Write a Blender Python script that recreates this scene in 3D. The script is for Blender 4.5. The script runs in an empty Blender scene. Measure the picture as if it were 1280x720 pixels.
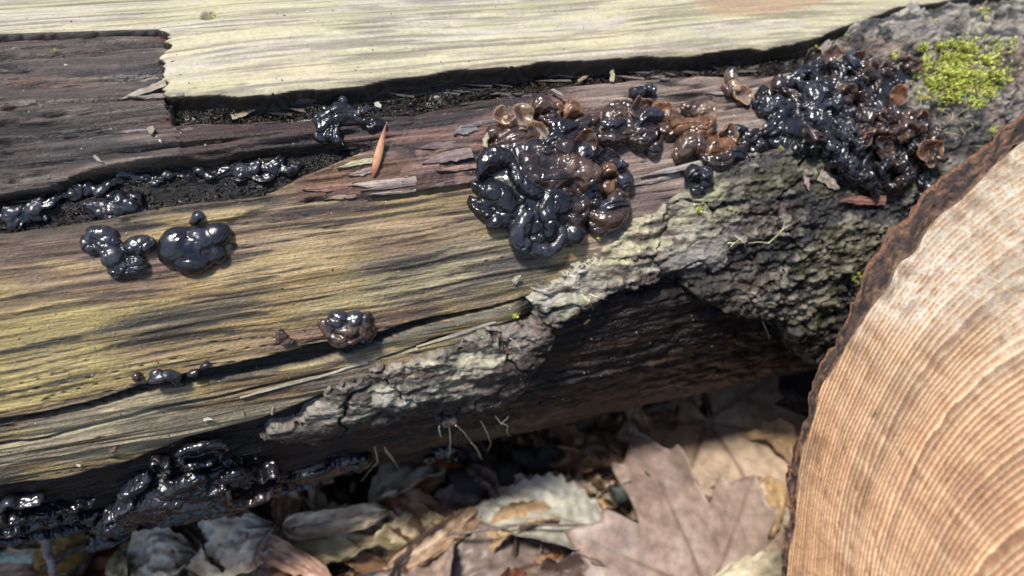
import bpy, math, random
import numpy as np
from mathutils import Matrix, Vector

random.seed(7)
rng = np.random.default_rng(11)
SC = bpy.context.scene
COL = SC.collection

# ------------------------------------------------------------------ camera
FPX = 960.0                                     # focal length in photo pixels
CAM_H = 0.300
uc = np.array([0.10, 0.63, 0.77]); uc /= np.linalg.norm(uc)     # world up seen from the camera
e1 = np.array([1.0, 0, 0]) - uc * uc[0]; e1 /= np.linalg.norm(e1)
e2 = np.cross(uc, e1)
M = np.vstack([e1, e2, uc])                     # camera space -> world space
CAMLOC = np.array([0.0, 0.0, CAM_H])
def W(p):                                       # camera-space points (n,3) -> world
    return np.asarray(p) @ M.T + CAMLOC
cd = bpy.data.cameras.new('camera'); cam = bpy.data.objects.new('camera', cd); COL.objects.link(cam)
cd.sensor_width = 36; cd.lens = 27; cd.clip_start = 0.005; cd.clip_end = 60
mw = Matrix.Identity(4)
for i in range(3):
    for j in range(3): mw[i][j] = M[i][j]
    mw[i][3] = CAMLOC[i]
cam.matrix_world = mw
cd.dof.use_dof = True; cd.dof.focus_distance = 0.197; cd.dof.aperture_fstop = 10.5
SC.camera = cam

# ------------------------------------------------------------------ sky and sun
sun_c = np.array([-0.22, 0.54, 0.80]); sun_c /= np.linalg.norm(sun_c)
sun_w = M @ sun_c
elev = math.asin(sun_w[2]); azim = math.atan2(sun_w[0], sun_w[1])
w = bpy.data.worlds.new('World'); SC.world = w; w.use_nodes = True
nt = w.node_tree; bg = nt.nodes['Background']
sk = nt.nodes.new('ShaderNodeTexSky'); sk.sky_type = 'NISHITA'; sk.sun_disc = False
sk.dust_density = 1.0; sk.sun_elevation = elev; sk.sun_rotation = azim
nt.links.new(sk.outputs[0], bg.inputs[0]); bg.inputs[1].default_value = 0.12
sl = bpy.data.lights.new('sun', 'SUN'); sl.energy = 4.2; sl.angle = math.radians(8.0); sl.color = (1, .95, .87)
so = bpy.data.objects.new('sun', sl); COL.objects.link(so)
so.rotation_euler = Vector(sun_w).to_track_quat('Z', 'Y').to_euler()
SC.view_settings.view_transform = 'Standard'; SC.view_settings.look = 'None'
SC.view_settings.exposure = 0.52; SC.view_settings.gamma = 1

# ------------------------------------------------------------------ numeric helpers
PERM = rng.permutation(256).astype(np.int32); PERM = np.concatenate([PERM, PERM])
VAL = rng.random(256).astype(np.float32) * 2 - 1
def _q(t): return t * t * t * (t * (t * 6 - 15) + 10)
def n2(x, y, seed=0):
    x = np.asarray(x, dtype=np.float32) + seed * 17.31; y = np.asarray(y, dtype=np.float32) + seed * 5.77
    xi = np.floor(x).astype(np.int32); yi = np.floor(y).astype(np.int32)
    u = _q(x - xi); v = _q(y - yi)
    def h(a, b): return VAL[PERM[(PERM[a & 255] + b) & 255]]
    a = h(xi, yi); b = h(xi + 1, yi); c = h(xi, yi + 1); d = h(xi + 1, yi + 1)
    return a + (b - a) * u + (c - a) * v + (a - b - c + d) * u * v
def n3(x, y, z, seed=0):
    z = np.asarray(z, dtype=np.float32) + seed * 3.3; zi = np.floor(z).astype(np.int32); wz = _q(z - zi)
    x = np.asarray(x, dtype=np.float32); y = np.asarray(y, dtype=np.float32)
    def lay(k):
        xi = np.floor(x).astype(np.int32); yi = np.floor(y).astype(np.int32)
        u = _q(x - xi); v = _q(y - yi)
        def h(a, b): return VAL[PERM[(PERM[(PERM[a & 255] + b) & 255] + k) & 255]]
        a = h(xi, yi); b = h(xi + 1, yi); c = h(xi, yi + 1); d = h(xi + 1, yi + 1)
        return a + (b - a) * u + (c - a) * v + (a - b - c + d) * u * v
    A = lay(zi); B = lay(zi + 1)
    return A + (B - A) * wz
def fb(x, y, o=4, seed=0, g=.5):
    s = 0; a = 1; t = 0
    for k in range(o):
        s = s + a * n2(x, y, seed + k * 1.7); t += a; a *= g; x = x * 2.03; y = y * 2.03
    return s / t
def fb3(p, f, o=3, seed=0):
    s = 0; a = 1; t = 0
    for k in range(o):
        s = s + a * n3(p[:, 0] * f, p[:, 1] * f, p[:, 2] * f, seed + k); t += a; a *= .5; f *= 2.03
    return s / t
def sm(d, a, b):
    t = np.clip((d - a) / (b - a), 0, 1); return t * t * (3 - 2 * t)
def mixc(c, col, m):
    m = m[..., None]; return c * (1 - m) + np.asarray(col, dtype=np.float32) * m

# ------------------------------------------------------------------ object helpers
def link_mesh(name, verts, faces, mat=None, parent=None, smooth=True, attrs=None, loc=None):
    verts = np.ascontiguousarray(verts, dtype=np.float32)
    me = bpy.data.meshes.new(name)
    if loc is not None: verts = verts - np.asarray(loc, dtype=np.float32)
    if isinstance(faces, np.ndarray):
        nf, k = faces.shape
        me.vertices.add(len(verts)); me.vertices.foreach_set('co', verts.ravel())
        me.loops.add(nf * k); me.loops.foreach_set('vertex_index', np.ascontiguousarray(faces, dtype=np.int32).ravel())
        me.polygons.add(nf); me.polygons.foreach_set('loop_start', np.arange(0, nf * k, k, dtype=np.int32))
        me.update(calc_edges=True)
    else:
        me.from_pydata(verts.tolist(), [], faces); me.update()
    me.polygons.foreach_set('use_smooth', np.full(len(me.polygons), smooth))
    for an, av in (attrs or {}).items():
        av = np.asarray(av, dtype=np.float32)
        if an == 'st':
            a = me.attributes.new(an, 'FLOAT_VECTOR', 'POINT'); a.data.foreach_set('vector', av.ravel())
        elif av.ndim == 1:
            a = me.attributes.new(an, 'FLOAT', 'POINT'); a.data.foreach_set('value', av)
        else:
            if av.shape[1] == 3: av = np.hstack([av, np.ones((len(av), 1), np.float32)])
            a = me.attributes.new(an, 'FLOAT_COLOR', 'POINT'); a.data.foreach_set('color', av.ravel())
    o = bpy.data.objects.new(name, me); COL.objects.link(o)
    if mat: me.materials.append(mat)
    if loc is not None: o.location = loc
    if parent is not None:
        o.parent = parent
        if loc is None: o.location = -Vector(parent.location) if parent.type == 'EMPTY' else (0, 0, 0)
        else: o.location = Vector(loc) - Vector(parent.location)
    return o
def tag(o, label=None, cat=None, group=None, kind=None):
    if label: o['label'] = label
    if cat: o['category'] = cat
    if group: o['group'] = group
    if kind: o['kind'] = kind
    return o
def thing(name, loc, label, cat, group=None):
    o = bpy.data.objects.new(name, None); COL.objects.link(o); o.location = Vector([float(v) for v in loc])
    o.empty_display_size = 0.01
    return tag(o, label, cat, group)
def grid_faces(nu, nv, wrap_v=False, wrap_u=False):   # index = u*nv+v
    U = nu if wrap_u else nu - 1; V = nv if wrap_v else nv - 1
    i, j = np.meshgrid(np.arange(U), np.arange(V), indexing='ij')
    i2 = (i + 1) % nu; j2 = (j + 1) % nv
    return np.stack([i * nv + j, i2 * nv + j, i2 * nv + j2, i * nv + j2], -1).reshape(-1, 4)

# ------------------------------------------------------------------ material helpers
def newmat(name):
    m = bpy.data.materials.new(name); m.use_nodes = True
    nt = m.node_tree; b = nt.nodes['Principled BSDF']; return m, nt, b
def N(nt, t, **kw):
    n = nt.nodes.new(t)
    for k, v in kw.items():
        if k.startswith('i_'): n.inputs[k[2:].replace('_', ' ')].default_value = v
        else: setattr(n, k, v)
    return n
def ramp(nt, stops):
    r = nt.nodes.new('ShaderNodeValToRGB'); e = r.color_ramp.elements
    while len(e) < len(stops): e.new(.5)
    for k, (p, c) in enumerate(stops):
        e[k].position = p; e[k].color = (c, c, c, 1) if not hasattr(c, '__len__') else (*c, 1)
    return r
def vec_scale(nt, src, s):
    m = N(nt, 'ShaderNodeVectorMath', operation='MULTIPLY'); nt.links.new(src, m.inputs[0]); m.inputs[1].default_value = s
    return m.outputs[0]
def mul_col(nt, a, b):
    m = N(nt, 'ShaderNodeMix', data_type='RGBA', blend_type='MULTIPLY'); m.inputs[0].default_value = 1
    nt.links.new(a, m.inputs[6]); nt.links.new(b, m.inputs[7]); return m.outputs[2]

# wood: painted albedo attribute x fine streaks that follow the grain
def wood_material(name, streak=(120., 2600., 1.), lo=.62, hi=1.3, bump=.35, gain=1.0, rbase=.62, iso=False):
    m, nt, b = newmat(name); L = nt.links
    at = N(nt, 'ShaderNodeAttribute', attribute_name='st'); ac = N(nt, 'ShaderNodeAttribute', attribute_name='col')
    aw = N(nt, 'ShaderNodeAttribute', attribute_name='wet')
    n1 = N(nt, 'ShaderNodeTexNoise', i_Scale=1., i_Detail=6., i_Roughness=.72)
    L.new(vec_scale(nt, at.outputs['Vector'], streak), n1.inputs['Vector'])
    n2_ = N(nt, 'ShaderNodeTexNoise', i_Scale=1., i_Detail=4., i_Roughness=.6)
    L.new(vec_scale(nt, at.outputs['Vector'], (900., 1100., 900.)), n2_.inputs['Vector'])
    r1 = ramp(nt, [(.3, lo), (.5, 1.0), (.7, hi)]); L.new(n1.outputs[0], r1.inputs[0])
    r2 = ramp(nt, [(.3, .82), (.55, 1.0), (.75, 1.15)]); L.new(n2_.outputs[0], r2.inputs[0])
    c = mul_col(nt, mul_col(nt, ac.outputs['Color'], r1.outputs[0]), r2.outputs[0])
    L.new(c, b.inputs['Base Color'])
    mr = N(nt, 'ShaderNodeMapRange'); L.new(aw.outputs['Fac'], mr.inputs[0])
    mr.inputs[3].default_value = rbase; mr.inputs[4].default_value = .24
    L.new(mr.outputs[0], b.inputs['Roughness'])
    ad = N(nt, 'ShaderNodeMath', operation='ADD'); L.new(n1.outputs[0], ad.inputs[0]); L.new(n2_.outputs[0], ad.inputs[1])
    bp = N(nt, 'ShaderNodeBump', i_Strength=bump, i_Distance=.0006); L.new(ad.outputs[0], bp.inputs['Height'])
    L.new(bp.outputs[0], b.inputs['Normal'])
    b.inputs['Specular IOR Level'].default_value = .45
    return m
MW = wood_material('weathered_wood', streak=(50., 1700., 1.), lo=.36, hi=1.45, bump=.9)
MO = wood_material('bleached_wood', streak=(60., 2300., 1.), lo=.78, hi=1.12, bump=.3)
MB_ = wood_material('bark_crust', streak=(380., 1000., 1.), lo=.35, hi=1.55, bump=1.0)

# ------------------------------------------------------------------ the log's axis and surface coordinates
a_ax = np.array([(4180 - 640) / FPX, (360 + 227) / FPX, -1.0]); a_ax /= np.linalg.norm(a_ax)
RL = 0.085
def ray(x, y):
    x = np.asarray(x, float); y = np.asarray(y, float)
    return np.stack([(x - 640) / FPX, (360 - y) / FPX, -np.ones_like(x)], -1)
def perp(v): v = v - a_ax * (v @ a_ax); return v / np.linalg.norm(v)
p1 = perp(ray(0, 3)); p2 = perp(ray(600, 560))
half = math.acos(float(p1 @ p2)) / 2
DL = RL / math.sin(half)
ec = (p1 + p2); ec /= np.linalg.norm(ec)
C0 = DL * ec; N0 = -ec
BD = np.cross(a_ax, N0)
if BD[1] > 0: BD = -BD                         # points down the picture
def to_st(x, y):
    """photo pixel -> (S along the log, T round the log) on the bare cylinder"""
    r = ray(x, y); r = r / np.linalg.norm(r, axis=-1, keepdims=True)
    rp = r - (r @ a_ax)[..., None] * a_ax
    A = (rp * rp).sum(-1); B = -(rp @ C0); Cc = C0 @ C0 - RL * RL
    disc = np.maximum(B * B - A * Cc, 0)
    t = (-B - np.sqrt(disc)) / A
    P = r * t[..., None]
    S = (P - C0) @ a_ax
    d = P - C0 - S[..., None] * a_ax
    return S, RL * np.arctan2(d @ BD, d @ N0)
def surf(S, T, h):
    th = T / RL; R = RL + h
    return C0 + S[..., None] * a_ax + (R * np.cos(th))[..., None] * N0 + (R * np.sin(th))[..., None] * BD
def to_px(P):
    return 640 + FPX * P[..., 0] / -P[..., 2], 360 - FPX * P[..., 1] / -P[..., 2]
def line(pts):
    p = np.array(pts, float); S, T = to_st(p[:, 0], p[:, 1]); o = np.argsort(S); return S[o], T[o]
def TL(S, ln): return np.interp(S, ln[0], ln[1])

L1a = line([(-90, 60), (0, 53), (100, 50), (190, 46), (260, 42), (500, 30)])
EP = np.array([(196, 40), (205, 50), (215, 60), (211, 72), (202, 80), (200, 92), (197, 100), (205, 112), (203, 124), (210, 134), (214, 150), (218, 175), (222, 210)], float)
_es, _et = to_st(EP[:, 0], EP[:, 1])
def SE(T): return np.interp(T, _et, _es)
L1 = line([(120, 131), (216, 130), (300, 131), (450, 119), (600, 97), (700, 88), (850, 80), (960, 70), (1020, 58), (1060, 40), (1120, 20), (1300, -5)])
L2 = line([(100, 170), (216, 152), (250, 150), (300, 150), (400, 145), (520, 141), (600, 123), (700, 104), (800, 95), (900, 93), (985, 90), (1060, 72), (1300, 20)])
L3 = line([(-90, 270), (0, 247), (60, 235), (120, 212), (180, 204), (260, 198), (400, 178), (470, 172), (540, 190), (1300, 60)])
L4 = line([(-90, 300), (0, 290), (60, 283), (130, 272), (180, 262), (260, 250), (330, 243), (375, 222), (430, 200), (480, 180), (540, 190), (1300, 60)])
LE = line([(-90, 300), (330, 245), (375, 250), (450, 247), (520, 240), (600, 226), (1300, 60)])
L5 = line([(-90, 548), (0, 525), (100, 505), (190, 478), (250, 465), (340, 445), (400, 430), (480, 416), (520, 402), (600, 386), (650, 374), (1300, 220)])
L6 = line([(-90, 556), (0, 532), (100, 515), (190, 491), (260, 480), (340, 466), (400, 455), (460, 434), (520, 412), (600, 390), (650, 376), (1300, 222)])
LC4 = line([(-90, 574), (0, 558), (60, 548), (120, 532), (200, 512), (330, 486), (400, 470), (440, 463), (500, 441), (560, 421), (610, 410), (1300, 260)])
L7 = line([(-90, 622), (0, 609), (80, 600), (160, 578), (240, 548), (330, 523), (385, 503), (420, 488), (500, 470), (1300, 300)])
PXM = 0.19 / FPX                              # metres per photo pixel on the log face

def ell(S, T, x, y, rx, ry, n):
    s0, t0 = to_st(np.array(x), np.array(y)); s1, _ = to_st(np.array(x + rx), np.array(y)); _, t1 = to_st(np.array(x), np.array(y + ry))
    d = np.sqrt(((S - s0) / (s1 - s0)) ** 2 + ((T - t0 + .08 * (S - s0)) / (t1 - t0)) ** 2)
    return sm(-(d + n * .45), -1.15, -.6)

ts_ = lambda x, y: float(to_st(np.array(float(x)), np.array(float(y)))[1])
def core_fields(S, T, fine=True):
    """height and albedo of the log without bark and without its outer layer"""
    wob = fb(S / .012, T / .01, 3, 1) * .0010
    Tw = T + fb(S / .05, T / .02, 2, 2) * .0022
    g1 = fb(S / .030, Tw / .0016, 3, 3)            # grain bundles
    g2 = fb(S / .016, Tw / .00062, 2, 4) if fine else 0 * S
    g3 = fb(S / .06, Tw / .005, 3, 5)
    rid = 1 - np.abs(fb(S / .045, Tw / .0026, 2, 6)) * 3.2
    crk = sm(rid, .86, .99) * sm(fb(S / .03, T / .008, 2, 7), -.05, .25)
    rough = fb(S / .006, T / .0035, 4, 8)
    jag = n2(T / .0009, S * 0, 60) * .0010 + n2(T / .003, S * 0, 61) * .0013
    d1 = T - TL(S, L1) + wob * .3; d2 = T - TL(S, L2) + wob; d3 = T - TL(S, L3) + wob * .7; d4 = T - TL(S, L4) + wob * .5
    dE = T - TL(S, LE) + wob * .8; d5 = T - TL(S, L5) + wob * .45; d6 = T - TL(S, L6) + wob * .3
    dc = T - TL(S, LC4) + wob * .5; d7 = T - TL(S, L7) + wob * .8
    q = .0005
    h = g3 * .0006 + g1 * .00042 + g2 * .00024 - crk * .0007
    inB = sm(-d3, -q, q); 
    xpx = lambda x, y: float(to_st(np.array(float(x)), np.array(float(y)))[0])
    sL = sm(S - SE(T) + jag, -.0003, .0006)       # 0 left of the broken edge, 1 right
    # region B: weathered, coarse
    stB = np.floor(Tw / .0021 + n2(S / .03, Tw / .004, 62) * .8)
    h = h + inB * (g3 * .0009 + rough * .0003 + .0010 * n2(stB * 3.3, S / .035, 63) + g1 * .0003 - .0009 * sm(rid, .5, .95))
    h = h + (inB * (1 - sL) * .0006 + .0026) * sm(T - TL(S, L1a), -.0003, .0008) - .0026 + 0 * T
    # channel C1
    c1 = sm(d1, -.001, .0004) * sm(-d2, -.0012, .0012) * sL
    h = h - c1 * (.0030 + rough * .0018)
    # crevice C2
    c2 = sm(d3, -q, q) * sm(-d4, -q, q)
    wid = np.clip((TL(S, L4) - TL(S, L3)) / .004, 0, 1)
    h = h - c2 * wid * (.0042 + rough * .001)
    # splintered step E
    e = sm(d4, -q, q) * sm(-dE, -q * .6, q * .6) * sm(S, xpx(362, 235), xpx(378, 235)) * sm(-S, -xpx(640, 200), -xpx(590, 200))
    stp = np.floor((T / .0021) + n2(S / .02, T / .004, 9) * 1.2)
    h = h + e * (.0012 + .0009 * n2(stp * 3.1, np.floor(S / .011 + stp * .37), 10) + rough * .0003)
    # crevice C3
    c3 = sm(d5, -q * .7, q * .7) * sm(-d6, -q * .5, q * .5)
    h = h - c3 * (.0034 + rough * .0006)
    ap = sm(S, xpx(600, 390), xpx(640, 380)) 
    h = h - .0006 * sm(d6, -q, q) * (1 - ap)
    c4 = np.exp(-(dc / (.00030 + .0003 * sm(n2(S / .02, S * 0, 12), -.3, .6))) ** 2) * sm(n2(S / .017, S * 0, 11), -.65, -.15)
    h = h - c4 * .0019
    # stepped ledges of the lower strip
    h = h + sm(d6, 0, .002) * sm(-d7, 0, .001) * (np.abs(n2(S / .05, Tw / .0034, 13)) * .0011)
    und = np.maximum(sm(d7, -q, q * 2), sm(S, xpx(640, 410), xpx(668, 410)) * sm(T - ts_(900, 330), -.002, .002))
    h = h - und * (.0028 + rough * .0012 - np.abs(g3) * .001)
    # underside to the right of the bark
    # --- albedo
    v = np.zeros(S.shape + (3,), np.float32)
    F0 = np.array([.235, .155, .082]); 
    v[:] = F0
    pn = fb(S / .03, Tw / .006, 4, 21); pn2 = fb(S / .022, Tw / .004, 4, 22); pn3 = fb(S / .05, Tw / .009, 3, 23)
    v = mixc(v, (.40, .30, .135), sm(pn, -.12, .2) * .8)          # ochre
    v = mixc(v, (.20, .13, .11), sm(pn2, .05, .35) * .75)        # brown
    v = mixc(v, (.30, .20, .12), sm(pn3, .12, .4) * .5)          # pinkish grey
    def patch(x, y, rx, ry, c, k=1.0):
        nonlocal v
        v = mixc(v, c, ell(S, T, x, y, rx, ry, pn2 * 1.6 + pn * .8) * k)
    patch(480, 275, 420, 55, (.26, .165, .095), .7)
    patch(300, 395, 300, 60, (.39, .275, .11), .6)
    patch(60, 440, 160, 55, (.44, .36, .14), .6)
    patch(200, 412, 95, 26, (.07, .065, .055), .85)
    patch(70, 305, 130, 22, (.13, .085, .075), .8)
    patch(560, 330, 120, 40, (.20, .19, .15), .65)
    patch(350, 325, 90, 26, (.42, .31, .16), .7)
    patch(540, 270, 110, 26, (.34, .24, .14), .7)
    patch(420, 255, 200, 14, (.07, .05, .05), .7)  # thin shadow under the splintered step, painted into the wood colour
    patch(620, 345, 70, 36, (.12, .11, .10), .75)
    patch(500, 360, 110, 24, (.40, .33, .18), .6)
    patch(430, 412, 160, 16, (.22, .12, .10), .7)
    patch(220, 330, 120, 14, (.30, .18, .15), .7)
    # yellow green algae film on the left face
    v = mixc(v, (.37, .285, .115), sm(fb(S / .02, Tw / .003, 3, 24), .12, .4) * sm(d4, .003, .012) * .5)
    fs = fb(S / .022, Tw / .00095, 3, 25); v = mixc(v, (.055, .045, .04), sm(fs, .12, .34) * .85); v = mixc(v, (.46, .37, .23), sm(-fs, .22, .5) * .45)
    # region B
    vB = np.zeros_like(v); vB[:] = (.105, .080, .068)
    vB = mixc(vB, (.21, .175, .145), sm(pn2 + g1 * .4, .05, .3) * .7); vB = mixc(vB, (.16, .075, .050), sm(pn, .08, .3) * .6)
    vB = mixc(vB, (.030, .025, .030), sm(pn3, .0, .25) * .75)
    v = v * (1 - inB[..., None]) + vB * inB[..., None]
    # band D : pinkish wood right of the broken edge
    vD = np.zeros_like(v); vD[:] = (.085, .050, .046); vD = mixc(vD, (.04, .03, .034), sm(pn2 + pn * .5, -.05, .22) * .85)
    vD = mixc(vD, (.30, .17, .14), sm(pn3, .1, .3) * .6)
    k = sm(d2, -q, q * 3) * sm(-d3, -q, q) * sL; v = v * (1 - k[..., None]) + vD * k[..., None]
    # pink grey wood between the clusters
    kr = sm(S, xpx(690, 200), xpx(760, 200)) * sm(d2, -q, q) 
    vR = np.zeros_like(v); vR[:] = (.27, .20, .165); vR = mixc(vR, (.17, .12, .11), sm(pn2, 0, .3) * .7)
    v = v * (1 - kr[..., None]) + vR * kr[..., None]
    kk = sm(S, xpx(430, 200), xpx(520, 200)) * (1 - sm(S, xpx(690, 200), xpx(760, 200))) * sm(d2, -q, q) * sm(-dE, -q, q)
    v = v * (1 - kk[..., None]) + vD * kk[..., None]
    v = mixc(v, (.26, .16, .125), e * sm(rough + pn, -.15, .35)); v = mixc(v, (.17, .08, .05), e * sm(-pn2, .0, .3) * .7)
    v = mixc(v, (.012, .010, .009), c1 * .97 )
    v = mixc(v, (.014, .012, .013), c2 * wid)
    soil = sm(-d3, -.0002, .0012) * 0
    # darker, damp wood round the crevices
    v = mixc(v, (.055, .045, .04), sm(d4, -.001, .0002) * sm(-d4, -.0050, -.0005) * wid * sm(pn, -.3, .2) * .75)
    v = mixc(v, (.02, .017, .016), c3)
    v = mixc(v, (.11, .115, .10), sm(d6, 0, .0006) * sm(-d6, -.0035, -.001) * sm(S, xpx(330, 470), xpx(460, 440)) * .8)
    low = sm(d6, 0, .001) * (1 - sm(S, xpx(600, 400), xpx(650, 385)))
    v = mixc(v, (.42, .36, .235), low * sm(pn3 + pn * .5, -.1, .2) * .75)
    v = mixc(v, (.16, .14, .10), low * sm(pn2, .1, .3) * .7)
    v = mixc(v, (.02, .017, .015), c4 * .9)
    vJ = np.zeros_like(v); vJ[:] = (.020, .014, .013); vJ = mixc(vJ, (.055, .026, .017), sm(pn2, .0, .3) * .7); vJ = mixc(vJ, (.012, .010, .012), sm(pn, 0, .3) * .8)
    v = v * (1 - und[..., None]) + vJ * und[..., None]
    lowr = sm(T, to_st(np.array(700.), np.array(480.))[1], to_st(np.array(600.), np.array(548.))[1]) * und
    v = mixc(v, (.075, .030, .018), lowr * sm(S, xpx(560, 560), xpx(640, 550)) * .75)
    v = mixc(v, (.02, .016, .014), np.maximum(crk * .85, inB * sm(rid, .5, .95) * .8))
    vm_ = v.mean(-1, keepdims=True); v = np.maximum(vm_ + (v - vm_) * 1.0, .003) * np.clip(vm_ / .20, .05, 2) ** .22
    v = v * (.86 + .34 * g1 + .32 * g2)[..., None] if fine else v
    wet = np.clip(.15 + und * .6 + c1 * .5 + c2 * .7 + c3 * .5 + inB * .12 + kk * .25 + sm(.22 - v.mean(-1), 0, .16) * .3, 0, 1)
    return h, np.clip(v, .004, .8), wet

def axis_pts(lo, a, b, hi, step, coarse):
    return np.concatenate([np.arange(lo, a, coarse), np.arange(a, b, step), np.arange(b, hi, coarse)])
sv = [float(to_st(np.array(float(x)), np.array(float(y)))[0]) for x, y in ((-40, 20), (-40, 640), (1290, 20), (1010, 480))]
S_lo, S_hi = min(sv[:2]), max(sv[2], sv[3])
vis = RL * (math.pi / 2 - half)
Sg = axis_pts(S_lo - .16, S_lo, S_hi, S_hi + .25, (S_hi - S_lo) / 1120, .004)
Tg = np.concatenate([np.linspace(-vis - .006, vis + .008, 640), np.linspace(vis + .008, 2 * math.pi * RL - vis - .006, 90)[1:-1]])
SS, TT = np.meshgrid(Sg, Tg, indexing='ij')
SS = SS.astype(np.float32); TT = TT.astype(np.float32)
Hc, Cc_, Wc = core_fields(SS, TT)
back = sm(TT, vis + .005, vis + .012)
Hc = Hc * (1 - back) + back * (-.002 + .002 * n3(SS / .02, np.cos(TT / RL) * 4, np.sin(TT / RL) * 4))
Cc_ = mixc(Cc_, (.05, .035, .03), back)
log_loc = W(C0 + (0.5 * (S_lo + S_hi)) * a_ax)
fallen = thing('fallen_log', log_loc, 'weathered decaying fallen log with cracked bleached wood running across the whole picture', 'log')
def st3(S, T, h): return np.stack([S, T, h], -1).reshape(-1, 3)
V = surf(SS, TT, Hc).reshape(-1, 3)
nu, nv = SS.shape
F = grid_faces(nu, nv, wrap_v=True)
nb = len(V)
ctr = np.stack([C0 + Sg[0] * a_ax, C0 + Sg[-1] * a_ax])
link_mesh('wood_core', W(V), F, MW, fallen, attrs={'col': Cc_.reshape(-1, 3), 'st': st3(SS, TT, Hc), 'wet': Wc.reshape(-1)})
for idx, ring in ((0, V[:nv]), (1, V[-nv:])):
    vv = np.vstack([ring, ctr[idx:idx + 1]]); k = np.arange(nv)
    ff = np.stack([k, (k + 1) % nv, np.full(nv, nv)], -1)
    if idx == 0: ff = ff[:, ::-1]
    link_mesh('log_end', W(vv), ff, MW, fallen, smooth=False, attrs={'col': np.tile([.2, .14, .09], (nv + 1, 1)), 'st': np.stack([vv[:, 0], vv[:, 1], vv[:, 2]], -1), 'wet': np.zeros(nv + 1)})

# ---- outer bleached layer (above the ledge)
def poly_sdf(S, T, px):
    p = np.array(px, float); a, b = to_st(p[:, 0], p[:, 1]); n = len(a)
    d = np.full(S.shape, 1e9); inside = np.zeros(S.shape, bool)
    for i in range(n):
        j = (i + 1) % n; ex, ey = a[j] - a[i], b[j] - b[i]
        wx, wy = S - a[i], T - b[i]
        t = np.clip((wx * ex + wy * ey) / (ex * ex + ey * ey + 1e-15), 0, 1)
        d = np.minimum(d, (wx - ex * t) ** 2 + (wy - ey * t) ** 2)
        c = ((b[i] <= T) & (b[j] > T)) | ((b[j] <= T) & (b[i] > T))
        with np.errstate(divide='ignore', invalid='ignore'):
            xi = a[i] + (T - b[i]) * ex / (ey if abs(ey) > 1e-12 else 1e-12)
        inside ^= c & (S < xi)
    return np.where(inside, 1, -1) * np.sqrt(d)

def masked_mesh(name, S, T, h, keep, mat, parent, col, wet, kind=None):
    nu, nv = S.shape
    F = grid_faces(nu, nv); kf = keep.reshape(-1)[F].all(1); F = F[kf]
    if len(F) == 0: return None
    used = np.unique(F); rm = np.full(nu * nv, -1, np.int64); rm[used] = np.arange(len(used)); F = rm[F]
    V = surf(S, T, h).reshape(-1, 3)[used]
    o = link_mesh(name, W(V), F, mat, parent, attrs={'col': col.reshape(-1, 3)[used], 'st': st3(S, T, h)[used], 'wet': wet.reshape(-1)[used]})
    return o
Sx = np.concatenate([np.arange(S_lo - .155, S_lo - .012, .003), np.linspace(S_lo - .01, S_hi + .02, 1150)]).astype(np.float32)
Tx = np.concatenate([np.linspace(-vis - .035, -vis - .004, 12), np.linspace(-vis - .004, float(L1[1].max()) + .003, 250)[1:]]).astype(np.float32)
S2, T2 = np.meshgrid(Sx, Tx, indexing='ij')
wob = fb(S2 / .010, T2 / .02, 3, 1) * .0011 + fb(S2 / .004, T2 / .004, 2, 31) * .00022
dd = np.maximum(-(T2 - TL(S2, L1a)) + wob * .5, np.minimum(-(T2 - TL(S2, L1)) + wob, S2 - SE(T2) + n2(T2 / .0009, S2 * 0, 60) * .0010 + n2(T2 / .003, S2 * 0, 61) * .0013))
Tw = T2 + fb(S2 / .06, T2 / .02, 2, 2) * .002
g = fb(S2 / .05, Tw / .003, 3, 33); g4 = fb(S2 / .02, Tw / .0009, 3, 34)
xs = lambda x, y: float(to_st(np.array(float(x)), np.array(float(y)))[0])
ts = lambda x, y: float(to_st(np.array(float(x)), np.array(float(y)))[1])
thick = .0007 + .0022 * sm(T2 - TL(S2, L1a), -.006, .002) + .0010 * sm(S2, xs(190, 60), xs(320, 60))
hh = thick + g * .00045 + g4 * .00014
# slivers and thin drying cracks
def crackline(pts, wd, dp):
    ln = line(pts); dist = T2 - TL(S2, ln) - n2(S2 / .006, S2 * 0, 40) * .0002
    m = np.exp(-(dist / wd) ** 2) * sm(S2, ln[0][0], ln[0][0] + .004) * sm(-S2, -ln[0][-1], -ln[0][-1] + .004)
    return m, dp
for pts, wd, dp in (([(425, 39), (500, 42), (580, 47)], .0002, .0009), ([(-60, 50), (0, 41), (40, 37), (90, 33)], .0004, .0018),
                    ([(210, 47), (300, 44), (420, 38)], .00018, .0006), ([(213, 122), (260, 120), (330, 117)], .0003, .001)):
    m_, dp = crackline(pts, wd, dp); hh = hh - m_ * dp
hole = ell(S2, T2, 262, 26, 10, 9, g * .2); hh = hh - hole * .0012
edge = sm(dd, -.0001, .00035) * (1 - .10 * sm(-dd, -.0020, -.0002))
hh = hh * edge + (1 - edge) * -.0030
cA = np.zeros(S2.shape + (3,), np.float32); cA[:] = (.42, .375, .25)
m1 = fb(S2 / .035, Tw / .004, 4, 35); m2 = fb(S2 / .05, Tw / .006, 4, 36); m3 = fb(S2 / .02, Tw / .0018, 3, 37)
cA = mixc(cA, (.42, .365, .225), sm(m1, 0, .3) * .7); cA = mixc(cA, (.40, .355, .31), sm(m2, .05, .3) * .6)
cA = mixc(cA, (.24, .20, .17), sm(m3, .15, .45) * .6); cA = mixc(cA, (.34, .33, .16), sm(fb(S2 / .018, Tw / .0025, 3, 38), .22, .42) * .45); cA = mixc(cA, (.17, .145, .11), sm(fb(S2 / .03, Tw / .0010, 3, 39), .12, .4) * .7); cA = mixc(cA, (.12, .10, .08), sm(fb(S2 / .04, Tw / .0035, 4, 139), .25, .5) * .55)
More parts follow.
